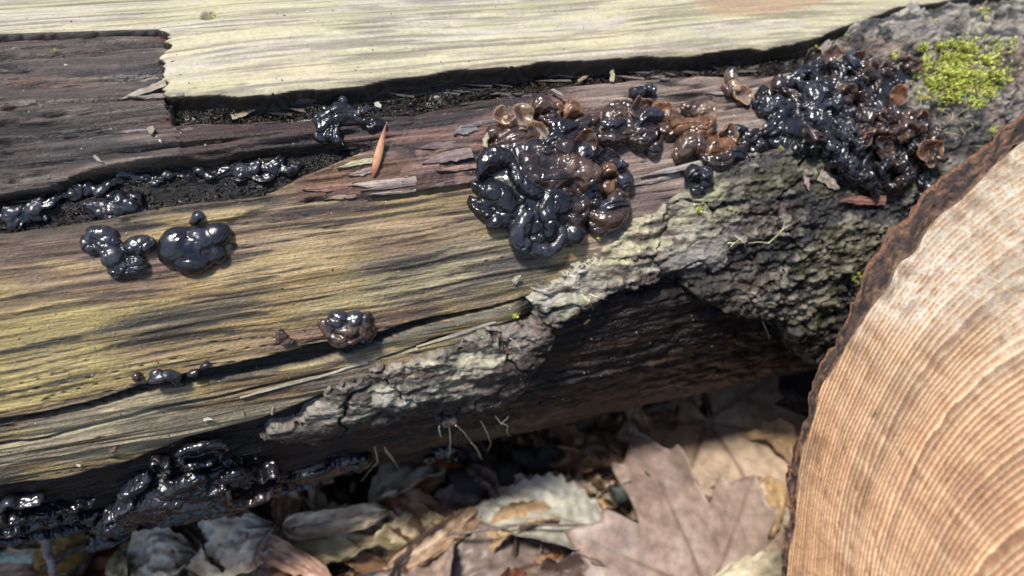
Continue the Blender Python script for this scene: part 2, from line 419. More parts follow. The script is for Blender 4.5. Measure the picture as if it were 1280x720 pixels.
cA = mixc(cA, (.30, .17, .09), sm(ell(S2, T2, 960, 10, 100, 22, m1), 0, 1) * .6)
cA = mixc(cA, (.16, .12, .07), sm(-dd, -.0009, -.00045) * .5); cA = mixc(cA, (.020, .016, .012), sm(-dd, -.00075, -.00050)); cA = mixc(cA, (.02, .015, .01), hole * .7)  # ledge face painted near-black as undercut shade; hole darkened as well
cA = cA * (1 + .25 * g4)[..., None]
masked_mesh('outer_wood', S2, T2, hh, dd > -.0007, MO, fallen, np.clip(cA, .01, .75), np.clip(.1 + sm(m3, .1, .4) * .2, 0, 1))

# ---- bark: separate plates
BARK = [(325, 552), (340, 536), (372, 522), (385, 504), (402, 492), (440, 471), (470, 462), (520, 445), (560, 431), (600, 414), (640, 399), (664, 395), (653, 374), (660, 352), (700, 338), (745, 308), (790, 275), (845, 240), (880, 205), (915, 190),
        (960, 186), (1000, 170), (1000, 120), (1010, 75), (1060, 38), (1130, 15), (1290, -3), (1420, -3), (1420, 480), (1120, 480), (1000, 445), (950, 400), (900, 386), (850, 356), (800, 352), (750, 374), (712, 396),
        (690, 410), (686, 440), (670, 476), (645, 505), (610, 508), (560, 524), (505, 522), (480, 534), (445, 542), (400, 556), (360, 560)]
Sb = np.linspace(xs(318, 545), S_hi + .02, 900).astype(np.float32)
Tb = np.linspace(-vis - .004, ts(390, 575) + .001, 480).astype(np.float32)
S3, T3 = np.meshgrid(Sb, Tb, indexing='ij')
rr = fb(S3 / .010, T3 / .008, 4, 50); r2 = fb(S3 / .0026, T3 / .0016, 5, 51, .62)
sdf = poly_sdf(S3, T3, BARK) + rr * .0034 + r2 * .0022
ns = 75
sp = np.stack([rng.uniform(Sb[0], Sb[-1], ns), rng.uniform(Tb[0], Tb[-1], ns)], -1)
sw = S3 + rr * .006; tw = T3 + fb(S3 / .008, T3 / .006, 3, 52) * .005
best = np.full(S3.shape, 1e9); sec = np.full(S3.shape, 1e9); cid = np.zeros(S3.shape, np.int32)
for i in range(ns):
    d = np.sqrt(((sw - sp[i, 0]) * .62) ** 2 + (tw - sp[i, 1]) ** 2)
    nbst = d < best
    sec = np.where(nbst, best, np.minimum(sec, d)); best = np.where(nbst, d, best); cid = np.where(nbst, i, cid)
gap = sec - best
right = sm(S3, xs(830, 300), xs(960, 300))
lev = rng.random(ns).astype(np.float32)[cid]
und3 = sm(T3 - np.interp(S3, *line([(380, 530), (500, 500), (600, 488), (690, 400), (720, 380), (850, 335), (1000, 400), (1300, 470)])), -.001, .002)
Hb0, _, _ = core_fields(S3, T3, fine=False)
layers = np.round((fb(S3 / .012, T3 / .004, 3, 53)) * 7) / 7
th = (.0016 + lev * .0013 + layers * .0016) * (.8 + .35 * right) + rr * .0012 + r2 * (.0009 + .0008 * right) + rr * .0006 + right * .0012 + np.abs(fb(S3 / .02, T3 / .0022, 3, 54)) * .0009
th = th * (.35 + .65 * sm(S3, xs(330, 540), xs(500, 490))) * (.55 + .45 * sm(sdf, 0, .004)); edgeb = sm(sdf, -.0002, .0013); gapm = sm(gap, .0, .0007)
hb = th * (.25 + .75 * gapm)
hb = hb * edgeb + (1 - edgeb) * (Hb0 - .0015)
cb = np.zeros(S3.shape + (3,), np.float32); cb[:] = (.22, .195, .165)
b1 = fb(S3 / .012, T3 / .006, 4, 55); b2 = fb(S3 / .006, T3 / .003, 4, 56); b3 = fb(S3 / .025, T3 / .012, 3, 57)
cb = mixc(cb, (.35, .32, .23), sm(b1, .05, .3) * .7); cb = mixc(cb, (.060, .050, .045), sm(b2, -.05, .2) * .85)
cb = mixc(cb, (.20, .13, .10), sm(b3, .1, .3) * sm(b2, -.3, .1) * .5)
cb = mixc(cb, (.28, .29, .19), sm(fb(S3 / .009, T3 / .005, 3, 58), .2, .4) * .35)
dark = right * sm(T3, ts(1000, 120), ts(1000, 200))
cb = mixc(cb, (.040, .041, .045), dark * sm(b1 + b2 * .5, -.45, .0) * .94)
cb = mixc(cb, (.10, .065, .050), dark * sm(b3, .12, .3) * .5)
cb = mixc(cb, (.12, .115, .04), dark * sm(-b3, .08, .28) * .4)
topr = right * (1 - sm(T3, ts(1000, 150), ts(1000, 230)))
cb = mixc(cb, (.22, .20, .18), topr * .5); cb = mixc(cb, (.20, .12, .09), topr * sm(b3, .08, .25) * .5); cb = mixc(cb, (.05, .05, .05), topr * sm(b2, .0, .25) * .8)
cb = mixc(cb, (.035, .028, .025), np.maximum(1 - gapm, und3 * .9) * .9)  # dark plate gaps, and underside shade painted onto the lower bark
cb = mixc(cb, (.36, .33, .25), sm(layers, .1, .3) * (1 - und3) * sm(r2, -.2, .2) * .35)
for x_, y_, rx_, ry_, c_, k_ in ((790, 300, 80, 34, (.42, .38, .24), .75), (690, 350, 50, 34, (.40, .37, .30), .7), (560, 455, 80, 22, (.40, .37, .26), .7), (500, 492, 60, 20, (.36, .34, .30), .6), (885, 255, 40, 34, (.36, .35, .20), .6), (880, 310, 70, 36, (.24, .23, .22), .5), (1100, 25, 60, 18, (.34, .32, .29), .6)):  # pale patches: sunlit brightness of the bark painted into its colour
    cb = mixc(cb, c_, ell(S3, T3, x_, y_, rx_, ry_, b1 * 1.5) * k_ * sm(b2, .25, -.1) if False else ell(S3, T3, x_, y_, rx_, ry_, b1 * 1.5) * k_ * (1 - sm(b2, .0, .25)) * (1 - und3))
cb = mixc(cb, (.07, .055, .045), ell(S3, T3, 640, 475, 45, 30, b1) * .6)
cbm = cb.mean(-1, keepdims=True); cb = cb * .92 * np.clip(cbm / .20, .05, 2) ** .35
cb = np.clip(cb * (1 + r2 * .6)[..., None], .005, .7)
wb = np.clip(.1 + dark * .75 + topr * .45 + und3 * .4, 0, 1)
keep_all = sdf > -.0006
for i in range(ns):
    m = (cid == i) & keep_all
    if m.sum() < 60: continue
    ii, jj = np.where(m); a0, a1, c0, c1_ = max(ii.min() - 1, 0), ii.max() + 2, max(jj.min() - 1, 0), jj.max() + 2
    sl_ = (slice(a0, a1), slice(c0, c1_))
    mm = m[sl_].copy(); mm[1:] |= m[sl_][:-1]; mm[:, 1:] |= m[sl_][:, :-1]
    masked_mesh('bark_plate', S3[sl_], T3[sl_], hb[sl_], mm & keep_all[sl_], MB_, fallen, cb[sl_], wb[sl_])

# height lookups so that things rest on the surface
def hgt(S, T):
    S = np.atleast_1d(S); T = np.atleast_1d(T)
    i = np.clip(np.searchsorted(Sg, S), 0, nu - 1); j = np.clip(np.searchsorted(Tg[:640], T), 0, 639)
    h = Hc[i, j].copy()
    i = np.clip(np.searchsorted(Sx, S), 0, len(Sx) - 1); j = np.clip(np.searchsorted(Tx, T), 0, len(Tx) - 1)
    ok = (T < Tx[-1]); h = np.where(ok, np.maximum(h, hh[i, j]), h)
    i = np.clip(np.searchsorted(Sb, S), 0, len(Sb) - 1); j = np.clip(np.searchsorted(Tb, T), 0, len(Tb) - 1)
    ok = (T < Tb[-1]) & (S > Sb[0]) & keep_all[i, j]; h = np.where(ok, np.maximum(h, hb[i, j]), h)
    return h
def frame(x, y, lift=0.0, smooth=True):
    """point on the log seen at photo pixel (x, y): camera-space origin, axes (right, up, out), metres per px"""
    S, T = to_st(np.array(float(x)), np.array(float(y)))
    h = float(hgt(S, T)[0])
    th = float(T) / RL
    n = math.cos(th) * N0 + math.sin(th) * BD
    # correct for the height so the raised point still sits at that pixel
    r = ray(x, y); r = r / np.linalg.norm(r)
    rp = r - (r @ a_ax) * a_ax; A = rp @ rp; B = -(rp @ C0); q = C0 @ C0 - (RL + h) ** 2
    t = (-B - math.sqrt(max(B * B - A * q, 0))) / A; P = r * t
    d = P - C0; d = d - (d @ a_ax) * a_ax; n = d / np.linalg.norm(d)
    up = np.cross(n, a_ax); 
    if up @ BD > 0: up = -up
    return P + n * lift, np.stack([a_ax, up, n]), -P[2] / FPX


# ================================================================== jelly fungi
MJ, nt, b = newmat('jelly'); L = nt.links
ac = N(nt, 'ShaderNodeAttribute', attribute_name='col'); am = N(nt, 'ShaderNodeAttribute', attribute_name='amb'); tc = N(nt, 'ShaderNodeAttribute', attribute_name='st')
n = N(nt, 'ShaderNodeTexNoise', i_Scale=330., i_Detail=3.); L.new(tc.outputs['Vector'], n.inputs['Vector'])
r = ramp(nt, [(.3, .45), (.5, 1.), (.7, 1.5)]); L.new(n.outputs[0], r.inputs[0]); L.new(mul_col(nt, ac.outputs['Color'], r.outputs[0]), b.inputs['Base Color'])
nn_ = N(nt, 'ShaderNodeTexNoise', i_Scale=1000., i_Detail=4., i_Roughness=.65); L.new(tc.outputs['Vector'], nn_.inputs['Vector'])
bp = N(nt, 'ShaderNodeBump', i_Strength=.16, i_Distance=.0005); L.new(nn_.outputs[0], bp.inputs['Height']); L.new(bp.outputs[0], b.inputs['Normal'])
mr = N(nt, 'ShaderNodeMapRange'); L.new(n.outputs[0], mr.inputs[0]); mr.inputs[1].default_value = .3; mr.inputs[2].default_value = .7; mr.inputs[3].default_value = .15; mr.inputs[4].default_value = .36
L.new(mr.outputs[0], b.inputs['Roughness'])
b.inputs['IOR'].default_value = 1.42; b.inputs['Specular IOR Level'].default_value = .9
L.new(am.outputs['Fac'], b.inputs['Subsurface Weight']); b.inputs['Subsurface Radius'].default_value = (1, .45, .2); b.inputs['Subsurface Scale'].default_value = .0025
mt_ = N(nt, 'ShaderNodeMath', operation='MULTIPLY'); L.new(am.outputs['Fac'], mt_.inputs[0]); mt_.inputs[1].default_value = .38; L.new(mt_.outputs[0], b.inputs['Transmission Weight'])
b.inputs['Coat Weight'].default_value = .15; b.inputs['Coat Roughness'].default_value = .10
JC = dict(K=((.010, .009, .012), .03), D=((.034, .021, .018), .15), B=((.088, .050, .036), .45), A=((.20, .098, .050), .65), G=((.32, .21, .14), .7), S=((.024, .024, .032), .05))

def ico(n):
    t = (1 + 5 ** .5) / 2
    v = [(-1, t, 0), (1, t, 0), (-1, -t, 0), (1, -t, 0), (0, -1, t), (0, 1, t), (0, -1, -t), (0, 1, -t), (t, 0, -1), (t, 0, 1), (-t, 0, -1), (-t, 0, 1)]
    v = [np.array(p) / np.linalg.norm(p) for p in v]
    f = [(0, 11, 5), (0, 5, 1), (0, 1, 7), (0, 7, 10), (0, 10, 11), (1, 5, 9), (5, 11, 4), (11, 10, 2), (10, 7, 6), (7, 1, 8), (3, 9, 4), (3, 4, 2), (3, 2, 6), (3, 6, 8), (3, 8, 9), (4, 9, 5), (2, 4, 11), (6, 2, 10), (8, 6, 7), (9, 8, 1)]
    for _ in range(n):
        c = {}; nf = []
        def mid(a, b):
            k = (min(a, b), max(a, b))
            if k not in c:
                p = v[a] + v[b]; v.append(p / np.linalg.norm(p)); c[k] = len(v) - 1
            return c[k]
        for a, b, d in f:
            x, y, z = mid(a, b), mid(b, d), mid(d, a)
            nf += [(a, x, z), (b, y, x), (d, z, y), (x, y, z)]
        f = nf
    return np.array(v, np.float32), np.array(f, np.int32)
ICO = {k: ico(k) for k in (0, 1, 2, 3, 4)}
def rz(p, a):
    c, s = math.cos(a), math.sin(a)
    return np.stack([p[:, 0] * c - p[:, 1] * s, p[:, 0] * s + p[:, 1] * c, p[:, 2]], -1)
def rx(p, a):
    c, s = math.cos(a), math.sin(a)
    return np.stack([p[:, 0], p[:, 1] * c - p[:, 2] * s, p[:, 1] * s + p[:, 2] * c], -1)

_sd = [0]
def blob(sx, sy, sz, rot=0., wr=.16, crease=.22, lv=4):
    """swollen lobe with folds; unit px; returns verts (x right, y up, z out), faces"""
    _sd[0] += 1; sd = _sd[0] * 1.37
    v, f = ICO[lv]; p = v.copy()
    q = p + fb3(p, .9, 2, sd)[:, None] * .35
    n = fb3(q, 1.15, 3, sd + 5)
    rdg = np.exp(-(fb3(q, 1.25, 2, sd + 9) / .07) ** 2)
    r = 1 + wr * 1.5 * n - crease * .45 * rdg
    if crease > .12 and 9 < max(sx, sy) < 30:
        u1, u2, u3 = ((math.sin(sd * k) * 43758.5) % 1 for k in (1.1, 2.3, 3.7))
        y = p[:, 1] + .12 * np.sin(p[:, 0] * 3 + sd)
        if u1 < .62: r = r - (.22 + .22 * u2) * np.exp(-(y / .20) ** 2) * np.clip(p[:, 2] * 1.5, 0, 1) * sm(.95 - np.abs(p[:, 0]), 0, .4)
        p = p * r[:, None]; x0 = p[:, 0].copy(); cv = (.35 + .5 * u2) * (1 if u3 < .5 else -1)
        p[:, 1] = p[:, 1] * .82 + cv * (x0 ** 2 - .4); p[:, 0] = x0 * 1.22
        p = p * np.array([sx, sy, sz])
    else: p = p * r[:, None] * np.array([sx, sy, sz])
    return rz(p, rot), f
def sausage(pts, rad, wr=.12, z=None, k=46, m=22):
    """pts list of (x, y[, z]) px offsets, rad list"""
    _sd[0] += 1; sd = _sd[0] * 1.37
    pts = np.array([(p[0], p[1], p[2] if len(p) > 2 else 0) for p in pts], float); n = len(pts)
    t = np.linspace(0, n - 1, k); P = np.zeros((k, 3)); R = np.interp(t, np.arange(n), rad)
    for a in range(k):
        i = min(int(t[a]), n - 2); u = t[a] - i
        p0, p1_, p2_, p3 = pts[max(i - 1, 0)], pts[i], pts[i + 1], pts[min(i + 2, n - 1)]
        P[a] = .5 * ((2 * p1_) + (-p0 + p2_) * u + (2 * p0 - 5 * p1_ + 4 * p2_ - p3) * u * u + (-p0 + 3 * p1_ - 3 * p2_ + p3) * u ** 3)
    e = np.linspace(0, 1, k); cap = .22
    R = R * np.sqrt(np.clip(1 - np.clip((cap - e) / cap, 0, 1) ** 2.2, .0004, 1)) * np.sqrt(np.clip(1 - np.clip((e - 1 + cap) / cap, 0, 1) ** 2.2, .0004, 1))
    Tn = np.gradient(P, axis=0); Tn /= np.linalg.norm(Tn, axis=1)[:, None] + 1e-9
    up = np.array([0, 0, 1.]); Bn = np.cross(Tn, up); Bn /= np.linalg.norm(Bn, axis=1)[:, None] + 1e-9; Nn = np.cross(Bn, Tn)
    ph = np.linspace(0, 2 * np.pi, m, endpoint=False)
    dirs = Bn[:, None, :] * np.cos(ph)[None, :, None] + Nn[:, None, :] * np.sin(ph)[None, :, None]
    V = (P[:, None, :] + dirs * R[:, None, None]).reshape(-1, 3)
    sc = np.mean(rad); D = dirs.reshape(-1, 3)
    V = V + D * ((fb3(V / sc, .7, 3, sd) * wr * 1.7 - .16 * np.exp(-(fb3(V / sc, .55, 2, sd + 4) / .06) ** 2)) * np.repeat(R, m))[:, None]
    return V, grid_faces(k, m, wrap_v=True)
def petal(r, cup=.5, ruf=.16, nl=5, tilt=.6, rot=0., th=.10, asym=.25, start=0., arc=2 * np.pi):
    """thin wavy cup or ear; opened towards +z, tilted, closed solid"""
    _sd[0] += 1; sd = _sd[0] * 1.37
    nr, na = 15, 84
    ph = np.linspace(0, 2 * np.pi, na, endpoint=False)
    s = np.linspace(0, 1, nr)
    o = 1 + asym * n2(np.cos(ph) * 1.3 + sd, np.sin(ph) * 1.3, 3) * 1.4 + .03 * n2(np.cos(ph) * 4 + sd, np.sin(ph) * 4, 4)
    S_, P_ = np.meshgrid(s, ph, indexing='ij'); O = np.broadcast_to(o, S_.shape)
    x = S_ * O * np.cos(P_); y = S_ * O * np.sin(P_)
    wv = .8 * np.sin(P_ * nl + sd + 1.5 * n2(np.cos(P_) + sd, np.sin(P_), 5)) * S_ ** 2.2 * ruf + n2(x * 1.6 + sd, y * 1.6, 6) * .30 * S_ + n2(x * 4 + sd, y * 4, 7) * .02
    z = cup * S_ ** 2 + wv
    k = 1 - .16 * S_ ** 4 * (1 + wv); x = x * k; y = y * k
    t = th * (1 - .35 * S_) * np.sqrt(np.clip(1 - S_ ** 6, 0, 1)) + .006
    top = np.stack([x, y, z + t * .5], -1); bot = np.stack([x * 1.02, y * 1.02, z - t * .5], -1)[::-1]
    V = np.concatenate([top, bot], 0).reshape(-1, 3) * r
    V = rx(V, tilt)
    return rz(V, rot), grid_faces(2 * nr, na, wrap_v=True)[:, ::-1]
def place(verts, x, y, lift):                     # px-unit local shape -> world, standing on the log at pixel (x, y)
    P, A, px = frame(x, y)
    V = (verts * px) @ A + P + A[2] * lift * px
    return W(V)
from mathutils.kdtree import KDTree
def fuse(parts, vox, smooth=9):
    """grow separate lobes together into one skin; parts = [(verts, faces)] world space -> verts, quads/tris"""
    VV = []; FF = []; b0 = 0
    for v, f in parts:
        VV.append(v)
        FF += (f + b0).tolist(); b0 += len(v)
    me = bpy.data.meshes.new('tmp'); K = 100.0                  # work in cm: the voxel remesher is happier
    c0 = np.mean(np.concatenate(VV), 0)
    me.from_pydata(((np.concatenate(VV) - c0) * K).tolist(), [], FF); me.update()
    o = bpy.data.objects.new('tmp', me); COL.objects.link(o)
    m = o.modifiers.new('r', 'REMESH'); m.mode = 'VOXEL'; m.voxel_size = vox * K
    m2 = o.modifiers.new('s', 'SMOOTH'); m2.factor = .5; m2.iterations = smooth
    dg = bpy.context.evaluated_depsgraph_get(); dg.update(); ev = o.evaluated_get(dg).to_mesh()
    n = len(ev.vertices); V = np.empty(n * 3, np.float32); ev.vertices.foreach_get('co', V); V = V.reshape(-1, 3) / K + c0
    Nn = np.empty(n * 3, np.float32); ev.vertices.foreach_get('normal', Nn); Nn = Nn.reshape(-1, 3)
    ev.calc_loop_triangles(); T = np.empty(len(ev.loop_triangles) * 3, np.int32); ev.loop_triangles.foreach_get('vertices', T)
    o.evaluated_get(dg).to_mesh_clear(); bpy.data.objects.remove(o); bpy.data.meshes.remove(me)
    return V, Nn, T.reshape(-1, 3)
def vnormals(V, T):
    fn = np.cross(V[T[:, 1]] - V[T[:, 0]], V[T[:, 2]] - V[T[:, 0]]); N_ = np.zeros_like(V)
    for k in range(3): np.add.at(N_, T[:, k], fn)
    return N_ / (np.linalg.norm(N_, axis=1)[:, None] + 1e-20)
def fungus(name_label, cx, cy, lobes, group='black and brown jelly fungi growing on the log', cat='fungus', vox=None, fold=.7, wrk=.45):
    P, A, px = frame(cx, cy)
    root = thing('jelly_fungus', W(P[None])[0], name_label, cat, group)
    parts = []; mats = []
    for lb in lobes:
        kind, x, y, lift, args, mat = lb[:6]
        if kind == 'b': v, f = blob(*args[:3], rot=args[3] if len(args) > 3 else random.uniform(0, 3), wr=args[4] if len(args) > 4 else .16, crease=args[5] if len(args) > 5 else .22, lv=3)
        elif kind == 's': v, f = sausage(*args)
        elif kind == 'r': v, f = ribbon(*args)
        else:
            v, f = petal(**args); w_ = place(v, x, y, lift); c, am_ = JC[mat]
            rim = np.abs(np.arange(30) - 14.5)                  # rows near the rim are thinner and paler
            k = np.repeat(np.exp(-(rim / 5) ** 2), 84)[:, None] * (.5 if mat in 'KS' else .35)
            link_mesh('ear', w_, f, MJ, root, attrs={'col': np.array(c) * (1 - k) + np.array(c) * 1.6 * k, 'amb': np.full(len(w_), am_), 'st': w_})
            continue
        parts.append((place(v, x, y, lift), f if f.shape[1] == 4 else f)); mats.append(mat)
    if not parts: return root
    V, Nn, T = fuse(parts, vox or .00024)
    # folds and wrinkles pressed into the grown-together skin
    q = V + np.stack([fb3(V, 160, 2, 11), fb3(V, 160, 2, 12), fb3(V, 160, 2, 13)], -1) * .0022
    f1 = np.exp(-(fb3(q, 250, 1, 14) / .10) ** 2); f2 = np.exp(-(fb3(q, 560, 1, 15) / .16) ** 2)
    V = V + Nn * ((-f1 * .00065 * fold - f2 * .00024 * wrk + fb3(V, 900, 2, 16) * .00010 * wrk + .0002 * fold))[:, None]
    kd = KDTree(sum(len(p[0]) for p in parts)); ids = []
    i = 0
    for k, (pv, _) in enumerate(parts):
        for co in pv.tolist(): kd.insert(co, i); ids.append(k); i += 1
    kd.balance(); lab = np.array([ids[kd.find(co)[1]] for co in V.tolist()], np.int32)
    col = np.array([JC[m][0] for m in mats], np.float32)[lab]; amb = np.array([JC[m][1] for m in mats], np.float32)[lab]
    ed = np.vstack([T[:, [0, 1]], T[:, [1, 2]], T[:, [2, 0]]]); cnt = np.bincount(ed[:, 0], minlength=len(V)) + 1e-6
    for _ in range(14):
        for ch in range(3): col[:, ch] = .5 * col[:, ch] + .5 * np.bincount(ed[:, 0], col[ed[:, 1], ch], minlength=len(V)) / cnt
        amb = .5 * amb + .5 * np.bincount(ed[:, 0], amb[ed[:, 1]], minlength=len(V)) / cnt
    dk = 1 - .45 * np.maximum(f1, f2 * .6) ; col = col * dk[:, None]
    Nv = vnormals(V, T); fl = lab[T[:, 0]]
    for k in range(len(parts)):
        F = T[fl == k]
        if len(F) < 12: continue
        used, inv = np.unique(F, return_inverse=True); F2 = inv.reshape(-1, 3)
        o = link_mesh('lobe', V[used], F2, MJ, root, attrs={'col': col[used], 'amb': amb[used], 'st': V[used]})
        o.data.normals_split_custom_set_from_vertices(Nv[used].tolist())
    return root
def ribbon(pts, rad, amp, lam, high, k=90, m=14):
    """standing wavy fold: meandering wall, high across the surface"""
    _sd[0] += 1; sd = _sd[0] * 1.37
    pts = np.array(pts, float); n = len(pts); t = np.linspace(0, n - 1, k); P = np.stack([np.interp(t, np.arange(n), pts[:, i]) for i in range(2)], -1)
    for _ in range(6): P[1:-1] = (P[:-2] + P[1:-1] * 2 + P[2:]) / 4
    Tn = np.gradient(P, axis=0); L_ = np.concatenate([[0], np.cumsum(np.linalg.norm(np.diff(P, axis=0), axis=1))]); Tn /= np.linalg.norm(Tn, axis=1)[:, None] + 1e-9
    Nn = np.stack([-Tn[:, 1], Tn[:, 0]], -1); u = L_ / lam * 2 * np.pi
    off = amp * (np.sin(u + sd) + .5 * np.sin(u * 1.7 + sd * 2)) ; C = P + Nn * off[:, None]
    T2 = np.gradient(C, axis=0); T2 /= np.linalg.norm(T2, axis=1)[:, None] + 1e-9; N2 = np.stack([-T2[:, 1], T2[:, 0]], -1)
    e = np.linspace(0, 1, k); R = rad * np.sqrt(np.clip(1 - np.abs(2 * e - 1) ** 8, .001, 1)) * (1 + .2 * n2(e * 9 + sd, e * 0, 3))
    ph = np.linspace(0, 2 * np.pi, m, endpoint=False)
    hgt_r = high * (1 + .22 * n2(e * 5 + sd, e * 0, 5)) * np.clip(np.minimum(e, 1 - e) * 8, .2, 1)
    lean = off * .25
    x = C[:, None, 0] + N2[:, None, 0] * R[:, None] * np.cos(ph) + Nn[:, None, 0] * (lean[:, None] * np.clip(np.sin(ph), 0, 1)); y = C[:, None, 1] + N2[:, None, 1] * R[:, None] * np.cos(ph) + Nn[:, None, 1] * (lean[:, None] * np.clip(np.sin(ph), 0, 1))
    z = np.sin(ph)[None] * hgt_r[:, None]
    return np.stack([x, y, z], -1).reshape(-1, 3), grid_faces(k, m, wrap_v=True)
Z = lambda zx, zy: (580 + zx / 3.27, 110 + zy / 3.27)
def zb(zx, zy, r, mat, ry=None, rzz=None, lift=4, rot=0., wr=.16, cr=.2):
    x, y = Z(zx, zy); r = r / 3.27; return ('b', x, y, lift, (r, (ry or r * 3.27) / 3.27, (rzz or r * 3.27) / 3.27, rot, wr, cr), mat)
def zs(pts, rad, mat, lift=6):
    x, y = Z(*pts[0][:2]); return ('s', x, y, lift, ([((p[0] - pts[0][0]) / 3.27, -(p[1] - pts[0][1]) / 3.27, p[2] if len(p) > 2 else 0) for p in pts], [q / 3.27 for q in rad]), mat)
def zp(zx, zy, r, mat, lift=8, **k):
    x, y = Z(zx, zy); return ('p', x, y, lift, dict(r=r / 3.27, **k), mat)
main = [
    zb(330, 400, 250, 'K', 230, 60, 0, .2, .2, .15), zb(420, 240, 170, 'D', 130, 45, 0),
    zb(215, 210, 95, 'B', 60, 45, 3), zp(215, 135, 62, 'G', 12, cup=.55, tilt=.5, rot=.3, ruf=.16, nl=5), zp(130, 135, 46, 'G', 10, cup=.6, tilt=.55, rot=1.0, nl=4),
    zb(170, 160, 30, 'A', 28, 28, 14), zp(285, 180, 52, 'G', 12, cup=.5, tilt=.7, rot=-.4, nl=4), zb(120, 190, 40, 'B', 34, 26, 5),
    zb(315, 85, 42, 'B', 46, 38, 9), zb(375, 88, 24, 'A', 30, 26, 8), zb(345, 140, 44, 'D', 40, 34, 10, 0, .3, .35), zb(395, 180, 52, 'K', 42, 38, 9, .5, .35, .4),
    zb(432, 105, 36, 'A', 44, 38, 8), zb(468, 152, 46, 'D', 34, 34, 8, .3), zb(515, 130, 28, 'B', 36, 30, 8), zb(500, 195, 44, 'S', 30, 32, 8, -.3), zb(360, 225, 50, 'K', 30, 34, 12, 0, .3, .35),
    zb(320, 265, 46, 'D', 42, 44, 12), zb(395, 262, 48, 'D', 46, 50, 16, 0, .1, .1),
    zs([(375, 300), (430, 350), (480, 390), (505, 420)], [40, 56, 64, 58], 'B', 17),
    zs([(290, 300), (240, 310), (262, 362), (320, 392), (390, 380), (400, 350)], [34, 44, 44, 46, 44, 30], 'D', 15),
    zp(480, 235, 56, 'B', 14, cup=.6, tilt=.4, rot=-.3, nl=4, th=.16), zp(565, 300, 58, 'S', 12, cup=.5, tilt=.5, rot=-.7, nl=5, th=.16), zb(480, 285, 40, 'S', 40, 34, 12), zb(600, 330, 48, 'S', 40, 36, 7, .3),
    zb(570, 348, 34, 'A', 30, 32, 16), zb(572, 405, 30, 'A', 34, 30, 13), zb(590, 440, 22, 'B', 20, 22, 13), zb(640, 385, 46, 'S', 42, 44, 8, 0, .08, .1), zb(630, 432, 34, 'B', 30, 32, 4),
    zb(585, 515, 84, 'B', 62, 56, 7, .15, .1, .14), zb(545, 560, 50, 'D', 50, 40, 3), zb(600, 480, 60, 'S', 34, 40, 12, .1),
    zb(440, 592, 50, 'K', 56, 50, 8, 0, .06, .08), zb(355, 480, 76, 'K', 70, 52, 10, .3, .22, .25), zb(445, 500, 50, 'D', 70, 44, 8), zb(520, 470, 40, 'K', 60, 40, 8),
    zb(120, 310, 72, 'K', 62, 56, 6, .2, .15, .2), zs([(190, 320), (200, 390), (240, 440), (290, 465)], [30, 32, 34, 26], 'K', 16),
    zs([(60, 450), (110, 440), (160, 480), (185, 560)], [40, 52, 52, 40], 'K', 9), zb(80, 480, 56, 'K', 60, 46, 5), zb(140, 545, 50, 'K', 50, 44, 5), zb(210, 470, 44, 'K', 50, 40, 8),
    zs([(250, 500), (215, 560), (190, 620), (240, 650)], [38, 40, 36, 34], 'S', 12), zs([(290, 510), (330, 540), (320, 590), (295, 600)], [34, 38, 34, 26], 'K', 15),
    zs([(230, 650), (290, 668), (350, 672), (395, 630), (385, 570)], [34, 36, 38, 36, 26], 'S', 10), zb(290, 620, 46, 'K', 36, 40, 8), zb(350, 650, 40, 'D', 34, 30, 6),
    zb(70, 400, 40, 'K', 34, 34, 6), zb(260, 420, 40, 'K', 40, 36, 10), zb(400, 440, 40, 'D', 30, 36, 13),
]
fungus('largest round cluster of glossy dark brown jelly lobes at the middle of the log', 690, 220, main, fold=.35, wrk=.25)
Y = lambda zx, zy: (740 + zx / 2.909, 70 + zy / 2.909)
def yb(zx, zy, r, mat, ry=None, rzz=None, lift=4, rot=0., wr=.18, cr=.22):
    x, y = Y(zx, zy); k = 2.909; return ('b', x, y, lift, (r / k, (ry or r) / k, (rzz or r) / k, rot, wr, cr), mat)
def yp(zx, zy, r, mat, lift=8, **k):
    x, y = Y(zx, zy); return ('p', x, y, lift, dict(r=r / 2.909, **k), mat)
fungus('brown folded jelly lobes just right of the largest cluster below the bleached ledge', 790, 160, [
    yb(130, 240, 95, 'D', 85, 40, 1), yb(75, 300, 62, 'D', 46, 38, 7, .2), yb(165, 300, 56, 'D', 52, 40, 8), yp(155, 205, 50, 'B', 13, cup=.5, tilt=.5, rot=.3, nl=4, th=.2),
    yb(90, 225, 40, 'B', 32, 30, 9), yb(160, 140, 30, 'S', 24, 26, 8), yb(205, 132, 24, 'S', 22, 24, 7), yb(190, 240, 46, 'S', 30, 34, 13, .2, .3, .35), yb(70, 260, 40, 'S', 26, 30, 10, 0, .3, .35),
    yb(210, 330, 40, 'D', 40, 30, 5)])
